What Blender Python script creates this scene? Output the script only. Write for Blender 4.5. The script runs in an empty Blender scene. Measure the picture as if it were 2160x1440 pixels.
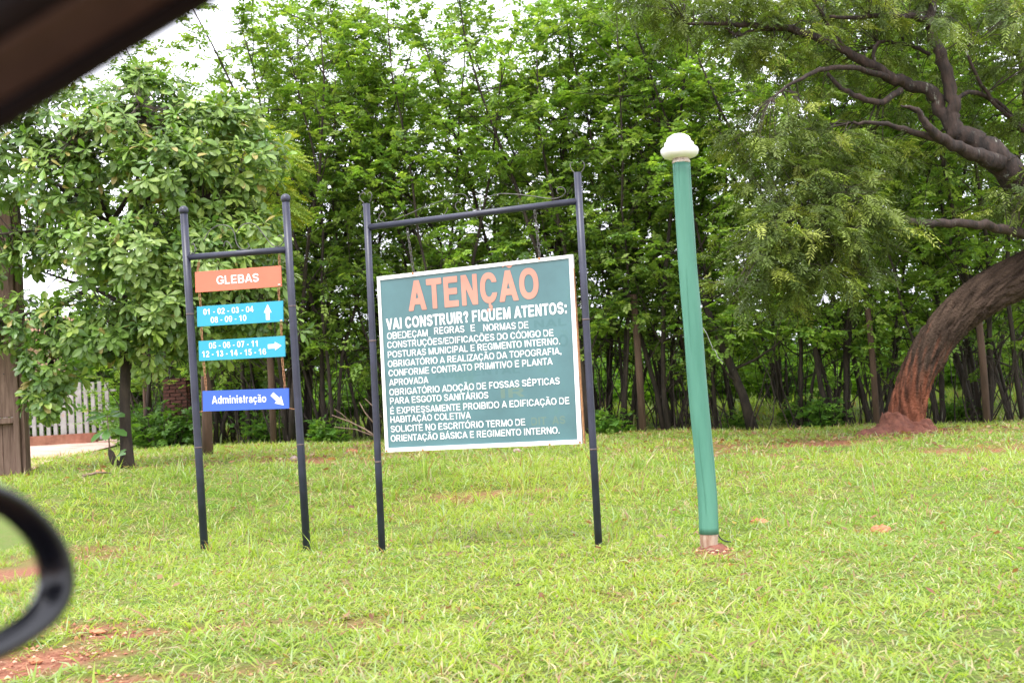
import bpy, math, random
import numpy as np
from mathutils import Vector, Matrix, noise as mnoise

R = math.radians
random.seed(7)
rng = np.random.default_rng(11)
scene = bpy.context.scene
C = scene.collection

# ------------------------------------------------------------ camera
CAM = np.array([0.0, 0.0, 1.15]); FPX = 2400.0; W, H = 2160.0, 1440.0
PITCH, ROLL = R(2.62), R(3.5)
FWD = np.array([0, math.cos(PITCH), math.sin(PITCH)])
UP0 = np.array([0, -math.sin(PITCH), math.cos(PITCH)])
XC = math.cos(ROLL) * np.array([1.0, 0, 0]) - math.sin(ROLL) * UP0
YC = math.sin(ROLL) * np.array([1.0, 0, 0]) + math.cos(ROLL) * UP0
cd = bpy.data.cameras.new('camera'); cam = bpy.data.objects.new('camera', cd); C.objects.link(cam)
cam.matrix_world = Matrix(((XC[0], YC[0], -FWD[0], CAM[0]), (XC[1], YC[1], -FWD[1], CAM[1]), (XC[2], YC[2], -FWD[2], CAM[2]), (0, 0, 0, 1)))
cd.sensor_width = 36.0; cd.lens = FPX / W * 36.0
cd.clip_start = 0.02; cd.clip_end = 3000
cd.dof.use_dof = True; cd.dof.focus_distance = 8.6; cd.dof.aperture_fstop = 4.2
scene.camera = cam

# ------------------------------------------------------------ sky, sun, exposure
SUN_EL, SUN_AZ = R(62), R(205)          # azimuth measured clockwise from +Y
world = bpy.data.worlds.new('World'); scene.world = world; world.use_nodes = True
nt = world.node_tree; nt.nodes.clear()
o_ = nt.nodes.new('ShaderNodeOutputWorld'); bg = nt.nodes.new('ShaderNodeBackground')
sky = nt.nodes.new('ShaderNodeTexSky'); sky.sky_type = 'NISHITA'; sky.sun_disc = False
sky.sun_elevation = SUN_EL; sky.sun_rotation = SUN_AZ; sky.dust_density = 4.0; sky.air_density = 1.0
hs = nt.nodes.new('ShaderNodeHueSaturation'); hs.inputs['Saturation'].default_value = 0.22
mixw = nt.nodes.new('ShaderNodeMix'); mixw.data_type = 'RGBA'; mixw.inputs['Factor'].default_value = 0.7
mixw.inputs['B'].default_value = (15.2, 15.4, 17.2, 1)
nt.links.new(sky.outputs['Color'], hs.inputs['Color']); nt.links.new(hs.outputs['Color'], mixw.inputs['A'])
nt.links.new(mixw.outputs['Result'], bg.inputs['Color']); nt.links.new(bg.outputs['Background'], o_.inputs['Surface'])
bg.inputs['Strength'].default_value = 0.10
sl = bpy.data.lights.new('sun', 'SUN'); sl.energy = 1.5; sl.angle = R(14); sl.color = (1.0, 0.965, 0.9)
so = bpy.data.objects.new('sun', sl); C.objects.link(so)
sd = Vector((math.sin(SUN_AZ) * math.cos(SUN_EL), math.cos(SUN_AZ) * math.cos(SUN_EL), math.sin(SUN_EL)))
so.rotation_euler = sd.to_track_quat('Z', 'Y').to_euler(); so.location = (0, -5, 30)
vs = scene.view_settings
vs.view_transform = 'Standard'; vs.look = 'None'; vs.gamma = 1.0; vs.use_curve_mapping = False
vs.exposure = 1.3
cy = scene.cycles
cy.max_bounces = 8; cy.diffuse_bounces = 4; cy.glossy_bounces = 3; cy.transmission_bounces = 5; cy.transparent_max_bounces = 4
cy.sample_clamp_indirect = 6.0

# ------------------------------------------------------------ projection helpers
def ray(px, py):
    return (px - W / 2) / FPX * XC - (py - H / 2) / FPX * YC + FWD
def at(px, py, Y):
    d = ray(px, py); return CAM + d * (Y / d[1])
def on_plane(px, py, p0, n):
    d = ray(px, py); return CAM + d * (np.dot(p0 - CAM, n) / np.dot(d, n))

# ------------------------------------------------------------ terrain height
_cp = []
for (px, py, Y) in [(432, 1160, 9.3), (648, 1162, 9.15), (806, 1167, 8.6), (1263, 1157, 8.05), (1497, 1162, 7.9),
                    (265, 985, 14.0), (28, 1005, 14.5), (640, 932, 23), (900, 928, 22.6), (1300, 915, 22), (1700, 905, 21), (2100, 893, 20.5),
                    (1900, 912, 17), (110, 975, 17.5), (100, 940, 31), (200, 937, 31), (430, 950, 20)]:
    p = at(px, py, Y); _cp.append((p[0], p[1], p[2]))
for x in range(-12, 17, 4):
    for y in (-6, -1, 3, 5.5):
        _cp.append((x, y, 0.0))
for x in (-40, -20, -12, 12, 20, 40):
    for y in (30, 45, 70):
        _cp.append((x, y, 0.5 if x < 0 else 0.25))
for y in (9, 13, 17): _cp.append((12, y, 0.1)); 
_cp.append((-10, 9, .15)); _cp.append((0, 45, .4)); _cp.append((0, 33, .4))
_cp = np.array(_cp)
def zbase(x, y):
    x = np.atleast_1d(np.asarray(x, float)); y = np.atleast_1d(np.asarray(y, float))
    out = np.zeros_like(x); wsum = np.zeros_like(x)
    for (cx, cy_, cz) in _cp:
        s = 1.5 + 0.13 * max(cy_, 0)
        d2 = ((x - cx) ** 2 + (y - cy_) ** 2) / (s * s)
        w = 1.0 / (0.05 + d2) ** 1.7 * np.exp(-np.minimum(d2, 300) * 0.01) 
        out += w * cz; wsum += w
    return out / wsum
_ph = rng.uniform(0, 6.28, (10, 2)); _fr = rng.normal(0, 1, (10, 2))
def bumps(x, y):
    z = 0
    for k in range(10):
        f = 0.9 + 0.7 * k
        z = z + np.sin(_fr[k, 0] * x * f + _fr[k, 1] * y * f + _ph[k, 0]) / (1.5 + k)
    return z * 0.012
def gz(x, y):
    return zbase(x, y) + bumps(np.atleast_1d(x), np.atleast_1d(y))
def g1(x, y): return float(gz(x, y)[0])

# smooth value noise for masks
_g = rng.random((256, 256))
def vnoise(x, y, s):
    x = np.asarray(x) / s; y = np.asarray(y) / s
    xi = np.floor(x).astype(int); yi = np.floor(y).astype(int); fx = x - xi; fy = y - yi
    fx = fx * fx * (3 - 2 * fx); fy = fy * fy * (3 - 2 * fy)
    a = _g[xi % 256, yi % 256]; b = _g[(xi + 1) % 256, yi % 256]; c = _g[xi % 256, (yi + 1) % 256]; d = _g[(xi + 1) % 256, (yi + 1) % 256]
    return (a * (1 - fx) + b * fx) * (1 - fy) + (c * (1 - fx) + d * fx) * fy
def fnoise(x, y, s):
    return (vnoise(x, y, s) + .5 * vnoise(x + 31, y + 7, s / 2.1) + .25 * vnoise(x + 5, y + 91, s / 4.3)) / 1.75

# bare red soil places: (px, py, depth or None, radius x, radius y, strength)
def ground_hit(px, py):
    d = ray(px, py); t = 3.0
    for _ in range(25):
        p = CAM + d * t; z = float(zbase(p[0], p[1])[0])
        t += (p[2] - z) / max(1e-3, -d[2]) * 0.7
    return CAM + d * t
_soil = []
for (px, py, rx, ry, s) in [(1497, 1166, .20, .16, 1.3), (1540, 1175, .3, .12, .9), (1640, 1160, .55, .14, .8), (1760, 1150, .5, .12, .5), (1330, 1185, .42, .12, .75), (1560, 1190, .35, .12, .6), (1850, 1120, .35, .18, .45),
                            (960, 1172, .2, .1, .7), (1905, 915, 1.1, .5, 1.1), (1750, 935, 1.4, .9, .75), (2080, 945, 1.4, .9, .75), (1560, 955, .8, .7, .45),
                            (290, 1050, .75, .4, .8), (215, 1085, .5, .3, .75), (430, 1010, .5, .5, .5), (620, 970, 1.0, .8, .5), (240, 990, .8, .6, .9), (730, 950, 1.2, 1.0, .5), (560, 930, 1.5, 1.2, .6),
                            (150, 1330, .30, .16, 1.0), (40, 1405, .45, .34, 1.5), (240, 1340, .3, .12, 1.0), (300, 1430, .4, .12, .9), (330, 1290, .3, .06, .6), (1000, 1045, .9, .35, .45), (1290, 1000, .5, .4, .35), (800, 1000, .6, .5, .3),
                            (440, 1330, .2, .08, .5), (700, 1300, .25, .08, .35), (1130, 1290, .25, .07, .35)]:
    p = ground_hit(px, py); _soil.append((p[0], p[1], rx, ry, s))
def soil(x, y):
    m = np.zeros_like(np.asarray(x, float))
    for (cx, cy_, rx, ry, s) in _soil:
        m = np.maximum(m, 1.02 * s * np.exp(-((x - cx) / rx) ** 2 - ((y - cy_) / ry) ** 2))
    m = m + (fnoise(x, y, 1.3) - .43) * .85 + (fnoise(x + 40, y, .35) - .46) * 1.15
    m = m + 1.7 * np.exp(-((x - 15 - .25 * (y - 4)) / 1.7) ** 2) * (x > 9)     # dirt track off to the right
    m = m + np.clip((np.where(x > 2.5, 0.6, 3.4) - y) / .5, 0, 1) * .9                          # road shoulder by the car
    m = m + np.clip((-2.0 - x) / .3, 0, 1) * np.clip((5.0 - y) / .6, 0, 1) * .8
    return m

# ------------------------------------------------------------ object helpers
def tag(o, label=None, cat=None, group=None, kind=None):
    if label: o['label'] = label
    if cat: o['category'] = cat
    if group: o['group'] = group
    if kind: o['kind'] = kind
    return o
ORG = {}
def thing(name, label, cat, loc, group=None):
    o = bpy.data.objects.new(name, None); C.objects.link(o); o.empty_display_size = .2
    o.location = Vector([float(v) for v in loc]); ORG[o.name] = np.array(loc, float)
    return tag(o, label, cat, group)
def origin(p):
    s = np.zeros(3)
    while p is not None:
        s = s + ORG.get(p.name, 0); p = p.parent
    return s
def raw_mesh(name, v, faces, mat, colors=None, smooth=False):
    """v (N,3); faces: list of int arrays (M,k)"""
    me = bpy.data.meshes.new(name)
    v = np.asarray(v, np.float32)
    faces = [np.asarray(f, np.int32) for f in faces if len(f)]
    me.vertices.add(len(v)); me.vertices.foreach_set('co', v.ravel())
    nl = sum(f.size for f in faces); npoly = sum(len(f) for f in faces)
    me.loops.add(nl); me.polygons.add(npoly)
    me.loops.foreach_set('vertex_index', np.concatenate([f.ravel() for f in faces]))
    tot = np.concatenate([np.full(len(f), f.shape[1], np.int32) for f in faces])
    st = np.concatenate([[0], np.cumsum(tot)[:-1]]).astype(np.int32)
    me.polygons.foreach_set('loop_start', st); me.polygons.foreach_set('loop_total', tot)
    me.polygons.foreach_set('use_smooth', (tot <= 4) if smooth else np.zeros(npoly, bool))
    if colors is not None:
        a = me.color_attributes.new('tint', 'FLOAT_COLOR', 'POINT')
        c4 = np.ones((len(v), 4), np.float32); c4[:, :3] = colors; a.data.foreach_set('color', c4.ravel())
    me.update(calc_edges=True)
    if mat: me.materials.append(mat)
    return me
def link(name, me, parent=None, loc=None):
    o = bpy.data.objects.new(name, me); C.objects.link(o)
    if parent: o.parent = parent
    if loc is not None: o.location = Vector([float(q) for q in loc])
    return o
class MB:
    def __init__(s): s.v = []; s.f = {}; s.n = 0; s.c = []
    def add(s, verts, faces, col=None):
        verts = np.asarray(verts, float).reshape(-1, 3)
        for f in faces:
            f = tuple(int(i) + s.n for i in f); s.f.setdefault(len(f), []).append(f)
        s.v.append(verts); s.n += len(verts)
        if col is not None: s.c.append(np.tile(np.asarray(col, float), (len(verts), 1)))
    def box(s, c, size, axes=None, bev=0.0):
        c = np.asarray(c, float); h = np.asarray(size, float) / 2
        A = np.eye(3) if axes is None else np.asarray(axes, float)
        if bev <= 0:
            P = [(x, y, z) for z in (-1, 1) for y in (-1, 1) for x in (-1, 1)]
            V = [c + A.T @ (np.array(p) * h) for p in P]
            s.add(V, [(0, 2, 3, 1), (4, 5, 7, 6), (0, 1, 5, 4), (2, 6, 7, 3), (0, 4, 6, 2), (1, 3, 7, 5)])
        else:
            b = bev; V = []; 
            for sz, inset in ((-1, 1), (-1, 0), (1, 0), (1, 1)):
                hz = h[2] * sz if inset else (h[2] - b) * sz
                i = b if inset else 0
                X, Y = h[0] - i, h[1] - i; k = b * .8
                for (x, y) in ((X - k, -Y), (X, -Y + k), (X, Y - k), (X - k, Y), (-X + k, Y), (-X, Y - k), (-X, -Y + k), (-X + k, -Y)):
                    V.append(c + A.T @ np.array((x, y, hz)))
            F = [tuple(range(7, -1, -1)), tuple(range(24, 32))]
            for r in range(3):
                for i in range(8):
                    j = (i + 1) % 8; F.append((r * 8 + i, r * 8 + j, r * 8 + 8 + j, r * 8 + 8 + i))
            s.add(V, F)
    def tube(s, pts, rad, sides=8, cap=True, closed=False, jit=0.0):
        pts = np.asarray(pts, float); n = len(pts)
        rad = np.full(n, rad) if np.isscalar(rad) else np.asarray(rad, float)
        if closed: T = np.roll(pts, -1, 0) - np.roll(pts, 1, 0)
        else: T = np.gradient(pts, axis=0)
        T /= np.linalg.norm(T, axis=1)[:, None] + 1e-12
        a = np.array([0, 0, 1.0]) if abs(T[0][2]) < .9 else np.array([1.0, 0, 0])
        U = np.cross(a, T[0]); U /= np.linalg.norm(U)
        V = []; ang = np.arange(sides) / sides * 2 * math.pi
        for i in range(n):
            U = U - T[i] * np.dot(U, T[i]); U /= np.linalg.norm(U) + 1e-12
            B = np.cross(T[i], U)
            rr = rad[i] * (1 + (rng.normal(0, jit, sides) if jit else 0))
            V.append(pts[i] + np.outer(np.cos(ang) * rr, U) + np.outer(np.sin(ang) * rr, B))
        V = np.concatenate(V); F = []
        for i in range(n if closed else n - 1):
            k = (i + 1) % n
            for j in range(sides):
                l = (j + 1) % sides; F.append((i * sides + j, i * sides + l, k * sides + l, k * sides + j))
        if cap and not closed:
            F.append(tuple(range(sides - 1, -1, -1))); F.append(tuple((n - 1) * sides + j for j in range(sides)))
        s.add(V, F)
    def lathe(s, c, prof, sides=24, axis=None, wob=None):
        c = np.asarray(c, float); A = np.eye(3) if axis is None else axis
        V = []
        for (r, z) in prof:
            for j in range(sides):
                t = j / sides * 2 * math.pi; rr = max(r, 1e-4) * (1 + (wob(t, z) if wob else 0))
                V.append(c + A.T @ np.array((rr * math.cos(t), rr * math.sin(t), z)))
        F = []
        for i in range(len(prof) - 1):
            for j in range(sides):
                l = (j + 1) % sides; F.append((i * sides + j, i * sides + l, (i + 1) * sides + l, (i + 1) * sides + j))
        F.append(tuple(range(sides - 1, -1, -1))); F.append(tuple((len(prof) - 1) * sides + j for j in range(sides)))
        s.add(V, F)
    def mesh(s, name, mat, smooth=False, off=None):
        v = np.concatenate(s.v); 
        if off is not None: v = v - off
        col = np.concatenate(s.c) if s.c else None
        return raw_mesh(name, v, [np.array(f) for f in s.f.values()], mat, col, smooth)
    def build(s, name, mat, parent=None, smooth=False, loc=None):
        """world-coordinate geometry; parent is a thing or a part; loc = origin for a top-level mesh"""
        if parent is not None: return link(name, s.mesh(name, mat, smooth, origin(parent)), parent)
        loc = np.zeros(3) if loc is None else np.asarray(loc, float)
        o = link(name, s.mesh(name, mat, smooth, loc), None, loc); ORG[o.name] = loc
        return o

# ------------------------------------------------------------ materials
def srgb(r, g, b):
    f = lambda c: (c / 255 / 12.92) if c / 255 <= .04045 else ((c / 255 + .055) / 1.055) ** 2.4
    return (f(r), f(g), f(b), 1)
def new_mat(name):
    m = bpy.data.materials.new(name); m.use_nodes = True; n = m.node_tree.nodes
    return m, m.node_tree, n['Principled BSDF'], n['Material Output']
def noisy(name, c1, c2, scale=8, rough=.6, detail=6, bump=0.0, bscale=None, spec=.5, stretch=None, c3=None, s3=40, t3=.62, metal=0.0, coord='Object'):
    m, t, p, out = new_mat(name); L = t.links; N = t.nodes
    tc = N.new('ShaderNodeTexCoord'); mp = N.new('ShaderNodeMapping')
    if stretch: mp.inputs['Scale'].default_value = stretch
    L.new(tc.outputs[coord], mp.inputs['Vector'])
    n1 = N.new('ShaderNodeTexNoise'); n1.inputs['Scale'].default_value = scale; n1.inputs['Detail'].default_value = detail; n1.inputs['Roughness'].default_value = .62
    L.new(mp.outputs['Vector'], n1.inputs['Vector'])
    cr = N.new('ShaderNodeValToRGB'); cr.color_ramp.elements[0].position = .36; cr.color_ramp.elements[1].position = .66
    cr.color_ramp.elements[0].color = (*c1[:3], 1); cr.color_ramp.elements[1].color = (*c2[:3], 1)
    L.new(n1.outputs['Fac'], cr.inputs['Fac']); res = cr.outputs['Color']
    if c3 is not None:
        n3 = N.new('ShaderNodeTexNoise'); n3.inputs['Scale'].default_value = s3; n3.inputs['Detail'].default_value = 5; n3.inputs['Roughness'].default_value = .7
        L.new(mp.outputs['Vector'], n3.inputs['Vector'])
        r3 = N.new('ShaderNodeValToRGB'); r3.color_ramp.elements[0].position = t3; r3.color_ramp.elements[1].position = t3 + .06
        L.new(n3.outputs['Fac'], r3.inputs['Fac'])
        mx = N.new('ShaderNodeMix'); mx.data_type = 'RGBA'; mx.inputs['B'].default_value = (*c3[:3], 1)
        L.new(r3.outputs['Color'], mx.inputs['Factor']); L.new(res, mx.inputs['A']); res = mx.outputs['Result']
    L.new(res, p.inputs['Base Color'])
    p.inputs['Roughness'].default_value = rough; p.inputs['Specular IOR Level'].default_value = spec; p.inputs['Metallic'].default_value = metal
    if bump:
        nb = N.new('ShaderNodeTexNoise'); nb.inputs['Scale'].default_value = bscale or scale * 3; nb.inputs['Detail'].default_value = 6
        L.new(mp.outputs['Vector'], nb.inputs['Vector'])
        b = N.new('ShaderNodeBump'); b.inputs['Strength'].default_value = 1; b.inputs['Distance'].default_value = bump
        L.new(nb.outputs['Fac'], b.inputs['Height']); L.new(b.outputs['Normal'], p.inputs['Normal'])
    return m
def leafy(name, rough=.5, trans=.38, ttint=(1.25, 1.35, .55), spec=.35, vary=.25):
    m, t, p, out = new_mat(name); L = t.links; N = t.nodes
    a = N.new('ShaderNodeAttribute'); a.attribute_name = 'tint'
    oi = N.new('ShaderNodeObjectInfo'); mr = N.new('ShaderNodeMapRange'); mr.inputs['To Min'].default_value = 1 - vary; mr.inputs['To Max'].default_value = 1 + vary
    L.new(oi.outputs['Random'], mr.inputs['Value'])
    vm = N.new('ShaderNodeVectorMath'); vm.operation = 'SCALE'; L.new(a.outputs['Color'], vm.inputs[0]); L.new(mr.outputs['Result'], vm.inputs['Scale'])
    L.new(vm.outputs['Vector'], p.inputs['Base Color']); p.inputs['Roughness'].default_value = rough; p.inputs['Specular IOR Level'].default_value = spec
    v2 = N.new('ShaderNodeVectorMath'); v2.operation = 'MULTIPLY'; v2.inputs[1].default_value = ttint; L.new(vm.outputs['Vector'], v2.inputs[0])
    tr = N.new('ShaderNodeBsdfTranslucent'); L.new(v2.outputs['Vector'], tr.inputs['Color'])
    mx = N.new('ShaderNodeMixShader'); mx.inputs['Fac'].default_value = trans
    L.new(p.outputs['BSDF'], mx.inputs[1]); L.new(tr.outputs['BSDF'], mx.inputs[2]); L.new(mx.outputs['Shader'], out.inputs['Surface'])
    return m
M = {}
M['crumb'] = leafy('soil_crumbs', rough=.95, trans=0.0, spec=.1, vary=0)
M['leaf'] = leafy('thicket_leaf', trans=.45, ttint=(1.3, 1.35, .5)); M['bigleaf'] = leafy('broad_leaf', rough=.42, trans=.28, spec=.5, vary=.08, ttint=(1.1, 1.4, .4))
M['fern'] = leafy('feather_leaf', trans=.34, vary=.05); M['grass'] = leafy('grass_blade', rough=.45, trans=.5, vary=0, spec=.3)
M['bark'] = noisy('dark_bark', (.020, .014, .010), (.055, .040, .028), 14, .9, bump=.01, stretch=(1, 1, .25), c3=(.16, .16, .12), s3=9, t3=.66)
M['postwood'] = noisy('brown_post_wood', (.06, .035, .02), (.12, .07, .045), 10, .9, stretch=(1, 1, .15), bump=.004)
M['redbark'] = noisy('ridged_bark', (.014, .010, .008), (.055, .034, .026), 12, .9, bump=.05, bscale=10, stretch=(1, 1, .3), c3=(.22, .23, .19), s3=9, t3=.62)
M['navy'] = noisy('navy_paint', srgb(33, 35, 50)[:3], srgb(46, 48, 66)[:3], 6, .42, bump=.0008, bscale=60, c3=srgb(150, 95, 60)[:3], s3=30, t3=.735, spec=.5)
M['navy_bare'] = noisy('worn_navy_wire', srgb(55, 55, 58)[:3], srgb(105, 102, 98)[:3], 18, .4, metal=.4)
M['rust'] = noisy('rusty_chain', (.22, .09, .04), (.42, .22, .11), 60, .8)
M['steelchain'] = noisy('dull_chain', (.05, .045, .045), (.13, .12, .11), 60, .6, metal=.4)
M['greenpaint'] = noisy('green_pole_paint', (.048, .165, .115), (.088, .245, .175), 4, .55, bump=.006, bscale=18, stretch=(1, 1, .12), c3=(.03, .09, .06), s3=22, t3=.66, spec=.4)
M['barewood'] = noisy('bare_muddy_wood', (.23, .12, .075), (.46, .36, .27), 16, .9, stretch=(1, 1, .3), bump=.004)
M['whiteglass'] = noisy('white_lamp_shade', (.84, .835, .82), (.90, .90, .895), 9, .3, spec=.5)
M['collar'] = noisy('dirty_white_collar', (.30, .24, .19), (.62, .56, .5), 40, .7)
M['plank'] = noisy('weathered_plank', (.105, .062, .042), (.20, .13, .095), 9, .85, stretch=(3, 3, .25), bump=.004, c3=(.10, .05, .035), s3=6, t3=.6)
M['soilmound'] = noisy('red_soil', (.12, .042, .027), (.24, .09, .055), 12, .95, bump=.03, bscale=30)
M['slat'] = noisy('pale_slat', (.22, .21, .20), (.33, .32, .31), 5, .7, c3=(.36, .20, .13), s3=3, t3=.6)
M['plinth'] = noisy('stained_plinth', (.20, .075, .045), (.33, .14, .09), 5, .9, bump=.01)
M['peach'] = noisy('peach_wall', (.55, .33, .22), (.64, .42, .30), 3, .9)
M['rooftile'] = noisy('roof_tiles', (.20, .09, .06), (.30, .15, .10), 5, .9, stretch=(4, 1, 1))
M['darkglass'] = noisy('dark_window', (.02, .025, .03), (.05, .06, .07), 3, .1)
M['whitepaint'] = noisy('white_paint', (.70, .69, .67), (.80, .79, .77), 12, .5, c3=(.50, .30, .16), s3=16, t3=.72)
M['brick'] = noisy('old_brick', (.045, .018, .012), (.10, .035, .025), 20, .95, bump=.004)
M['stone'] = noisy('orange_stone', (.34, .12, .055), (.52, .22, .11), 14, .9, bump=.01, bscale=40)
M['greystone'] = noisy('pale_stone', (.26, .18, .145), (.42, .34, .30), 14, .9, bump=.01, bscale=40)
M['cable'] = noisy('black_cable', (.01, .01, .01), (.03, .03, .03), 10, .5)
M['metalwire'] = noisy('thin_wire', (.25, .24, .23), (.42, .41, .40), 10, .4, metal=.6)
M['deadtwig'] = noisy('dead_twig', (.13, .08, .055), (.27, .19, .14), 14, .9)

# ------------------------------------------------------------ ground
def axis(lo, hi, step, far, grow=1.22):
    a = list(np.arange(lo, hi + 1e-6, step)); s = step
    while a[-1] < far: s *= grow; a.append(a[-1] + s)
    s = step
    while a[0] > -far: s *= grow; a.insert(0, a[0] - s)
    return np.array(a)
gx = axis(-7.5, 9.5, .07, 900); gy = axis(3.0, 23.5, .08, 900)
GX, GY = np.meshgrid(gx, gy); fx, fy = GX.ravel(), GY.ravel()
zz = np.zeros_like(fx)
far = (np.abs(fx) > 60) | (np.abs(fy) > 90)
zz[~far] = gz(fx[~far], fy[~far]); zz[far] = .35
sm = np.clip((soil(fx, fy) - .34) / .75, 0, 1); sm[far] = 0
zz -= sm * .012; zz += (fnoise(fx, fy, .2) - .5) * .03
dry = fnoise(fx + 13, fy + 55, 1.1)
nx, ny = len(gx), len(gy); idx = np.arange(nx * ny).reshape(ny, nx)
F = np.stack([idx[:-1, :-1], idx[:-1, 1:], idx[1:, 1:], idx[1:, :-1]], -1).reshape(-1, 4)
m, t, p, out = new_mat('ground_soil_and_thatch'); L = t.links; N = t.nodes
at_ = N.new('ShaderNodeAttribute'); at_.attribute_name = 'tint'; sp = N.new('ShaderNodeSeparateColor'); L.new(at_.outputs['Color'], sp.inputs['Color'])
tc = N.new('ShaderNodeTexCoord')
def nz(scale, det=6):
    n = N.new('ShaderNodeTexNoise'); n.inputs['Scale'].default_value = scale; n.inputs['Detail'].default_value = det; n.inputs['Roughness'].default_value = .7; L.new(tc.outputs['Object'], n.inputs['Vector']); return n.outputs['Fac']
def ramp(src, a, b, ca, cb):
    r = N.new('ShaderNodeValToRGB'); r.color_ramp.elements[0].position = a; r.color_ramp.elements[1].position = b
    r.color_ramp.elements[0].color = (*ca, 1); r.color_ramp.elements[1].color = (*cb, 1); L.new(src, r.inputs['Fac']); return r.outputs['Color']
def mixc(f, a, b):
    x = N.new('ShaderNodeMix'); x.data_type = 'RGBA'; L.new(f, x.inputs['Factor']); L.new(a, x.inputs['A']); L.new(b, x.inputs['B']); return x.outputs['Result']
soilc = ramp(nz(22), .35, .65, (.17, .052, .032), (.40, .19, .115))
thatch = ramp(nz(45, 3), .38, .62, (.08, .085, .025), (.27, .24, .10))
green = ramp(nz(30), .3, .7, (.05, .11, .015), (.16, .26, .03))
gmix = mixc(ramp(nz(5), .38, .6, (0, 0, 0), (1, 1, 1)), thatch, green)
L.new(mixc(sp.outputs['Red'], gmix, soilc), p.inputs['Base Color']); p.inputs['Roughness'].default_value = .95; p.inputs['Specular IOR Level'].default_value = .1
b = N.new('ShaderNodeBump'); b.inputs['Distance'].default_value = .02; L.new(nz(60), b.inputs['Height']); L.new(b.outputs['Normal'], p.inputs['Normal'])
M['ground'] = m
gcol = np.stack([sm, dry, dry], -1)
tag(link('ground', raw_mesh('ground', np.stack([fx, fy, zz], -1), [F], M['ground'], gcol, True)), kind='structure')

# driveway of pink red dirt beyond the gate
def ribbon(near, farr, n=28, k=8):
    A = np.array([at(*q)[:2] for q in near]); B = np.array([at(*q)[:2] for q in farr])
    def res(P, n):
        s = np.concatenate([[0], np.cumsum(np.linalg.norm(np.diff(P, axis=0), axis=1))]); u = np.linspace(0, s[-1], n)
        return np.stack([np.interp(u, s, P[:, 0]), np.interp(u, s, P[:, 1])], -1)
    A, B = res(A, n), res(B, n); f = np.linspace(0, 1, k)[:, None, None]
    G = A * (1 - f) + B * f; x, y = G[..., 0].ravel(), G[..., 1].ravel(); i = np.arange(n * k).reshape(k, n)
    v = np.stack([x, y, gz(x, y) + .028], -1)
    return v, np.stack([i[:-1, :-1], i[:-1, 1:], i[1:, 1:], i[1:, :-1]], -1).reshape(-1, 4)
v, F = ribbon([(-1600, 1100, 12.5), (-500, 1080, 14.4), (57, 1012, 14.9), (130, 972, 19.0), (200, 945, 24.5), (300, 922, 31.0), (420, 905, 40)],
              [(-1600, 960, 26), (-500, 960, 29), (57, 938, 31.3), (120, 936, 31.3), (200, 930, 33), (290, 914, 37), (380, 903, 45)])
M['dirt'] = noisy('pink_dirt', (.40, .235, .175), (.58, .42, .36), 2.2, .95, bump=.01, stretch=(.5, 1.6, 1), c3=(.30, .13, .085), s3=.8, t3=.55, coord='Object')
tag(link('driveway', raw_mesh('driveway', v, [F], M['dirt'], None, True)), kind='structure')

# ------------------------------------------------------------ grass blades (stuff)
def blades(cx, cy_, n_per, len_rng, wid, tilt_rng, seed, straw=.14, spread=.04, hscale=None, base_tone=1.0):
    r = np.random.default_rng(seed)
    n = len(cx) * n_per
    x = np.repeat(cx, n_per) + r.normal(0, spread, n); y = np.repeat(cy_, n_per) + r.normal(0, spread, n)
    z = gz(x, y) - .01
    az = r.uniform(0, 2 * np.pi, n)
    ln = r.uniform(len_rng[0], len_rng[1], n) * np.repeat(r.uniform(.6, 1.35, len(cx)), n_per)
    if hscale is not None: ln *= hscale(x, y)
    tl = r.uniform(tilt_rng[0], tilt_rng[1], n); w = wid * r.uniform(.6, 1.3, n)
    hx, hy = np.cos(az), np.sin(az); sxp, syp = -hy, hx
    tw = r.uniform(-.6, .6, n)
    tl2 = np.minimum(tl + r.uniform(.1, .7, n), 1.75)
    p0 = np.stack([x, y, z], -1)
    d1 = np.stack([hx * np.sin(tl), hy * np.sin(tl), np.cos(tl)], -1); d2 = np.stack([hx * np.sin(tl2), hy * np.sin(tl2), np.cos(tl2)], -1)
    s = np.stack([sxp * np.cos(tw), syp * np.cos(tw), np.sin(tw)], -1) * (w / 2)[:, None]
    p1 = p0 + d1 * (ln * .5)[:, None]; p2 = p1 + d2 * (ln * .5)[:, None]
    V = np.stack([p0 - s * .7, p0 + s * .7, p1 + s, p1 - s, p2], 1).reshape(-1, 3)
    b = np.arange(n)[:, None] * 5
    Q = b + np.array([[0, 1, 2, 3]]); T = b + np.array([[3, 2, 4]])
    patch = fnoise(x + 3, y + 8, 1.6); patch2 = fnoise(x + 60, y, .45)
    lime = np.array([.335, .415, .075]); mid = np.array([.225, .33, .065]); str_ = np.array([.56, .48, .28]); blue = np.array([.36, .45, .22])
    k = np.clip((patch - .28) / .4 + r.normal(0, .25, n), 0, 1)[:, None]
    c = mid * (1 - k) + lime * k
    kb = (r.random(n) < .16)[:, None]; c = np.where(kb, blue, c)
    ks = (r.random(n) < straw * (1 + 2.2 * np.clip(.5 - patch2, 0, 1) * 2))[:, None]; c = np.where(ks, str_ * r.uniform(.6, 1.1, (n, 1)), c)
    kr = (r.random(n) < .06 + .10 * np.clip(soil(x, y), 0, 1))[:, None]; c = np.where(kr, np.array([.33, .19, .12]), c)
    c = c * r.uniform(.84, 1.16, (n, 1)) * base_tone
    return V, Q, T, np.repeat(c, 5, 0)
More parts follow.
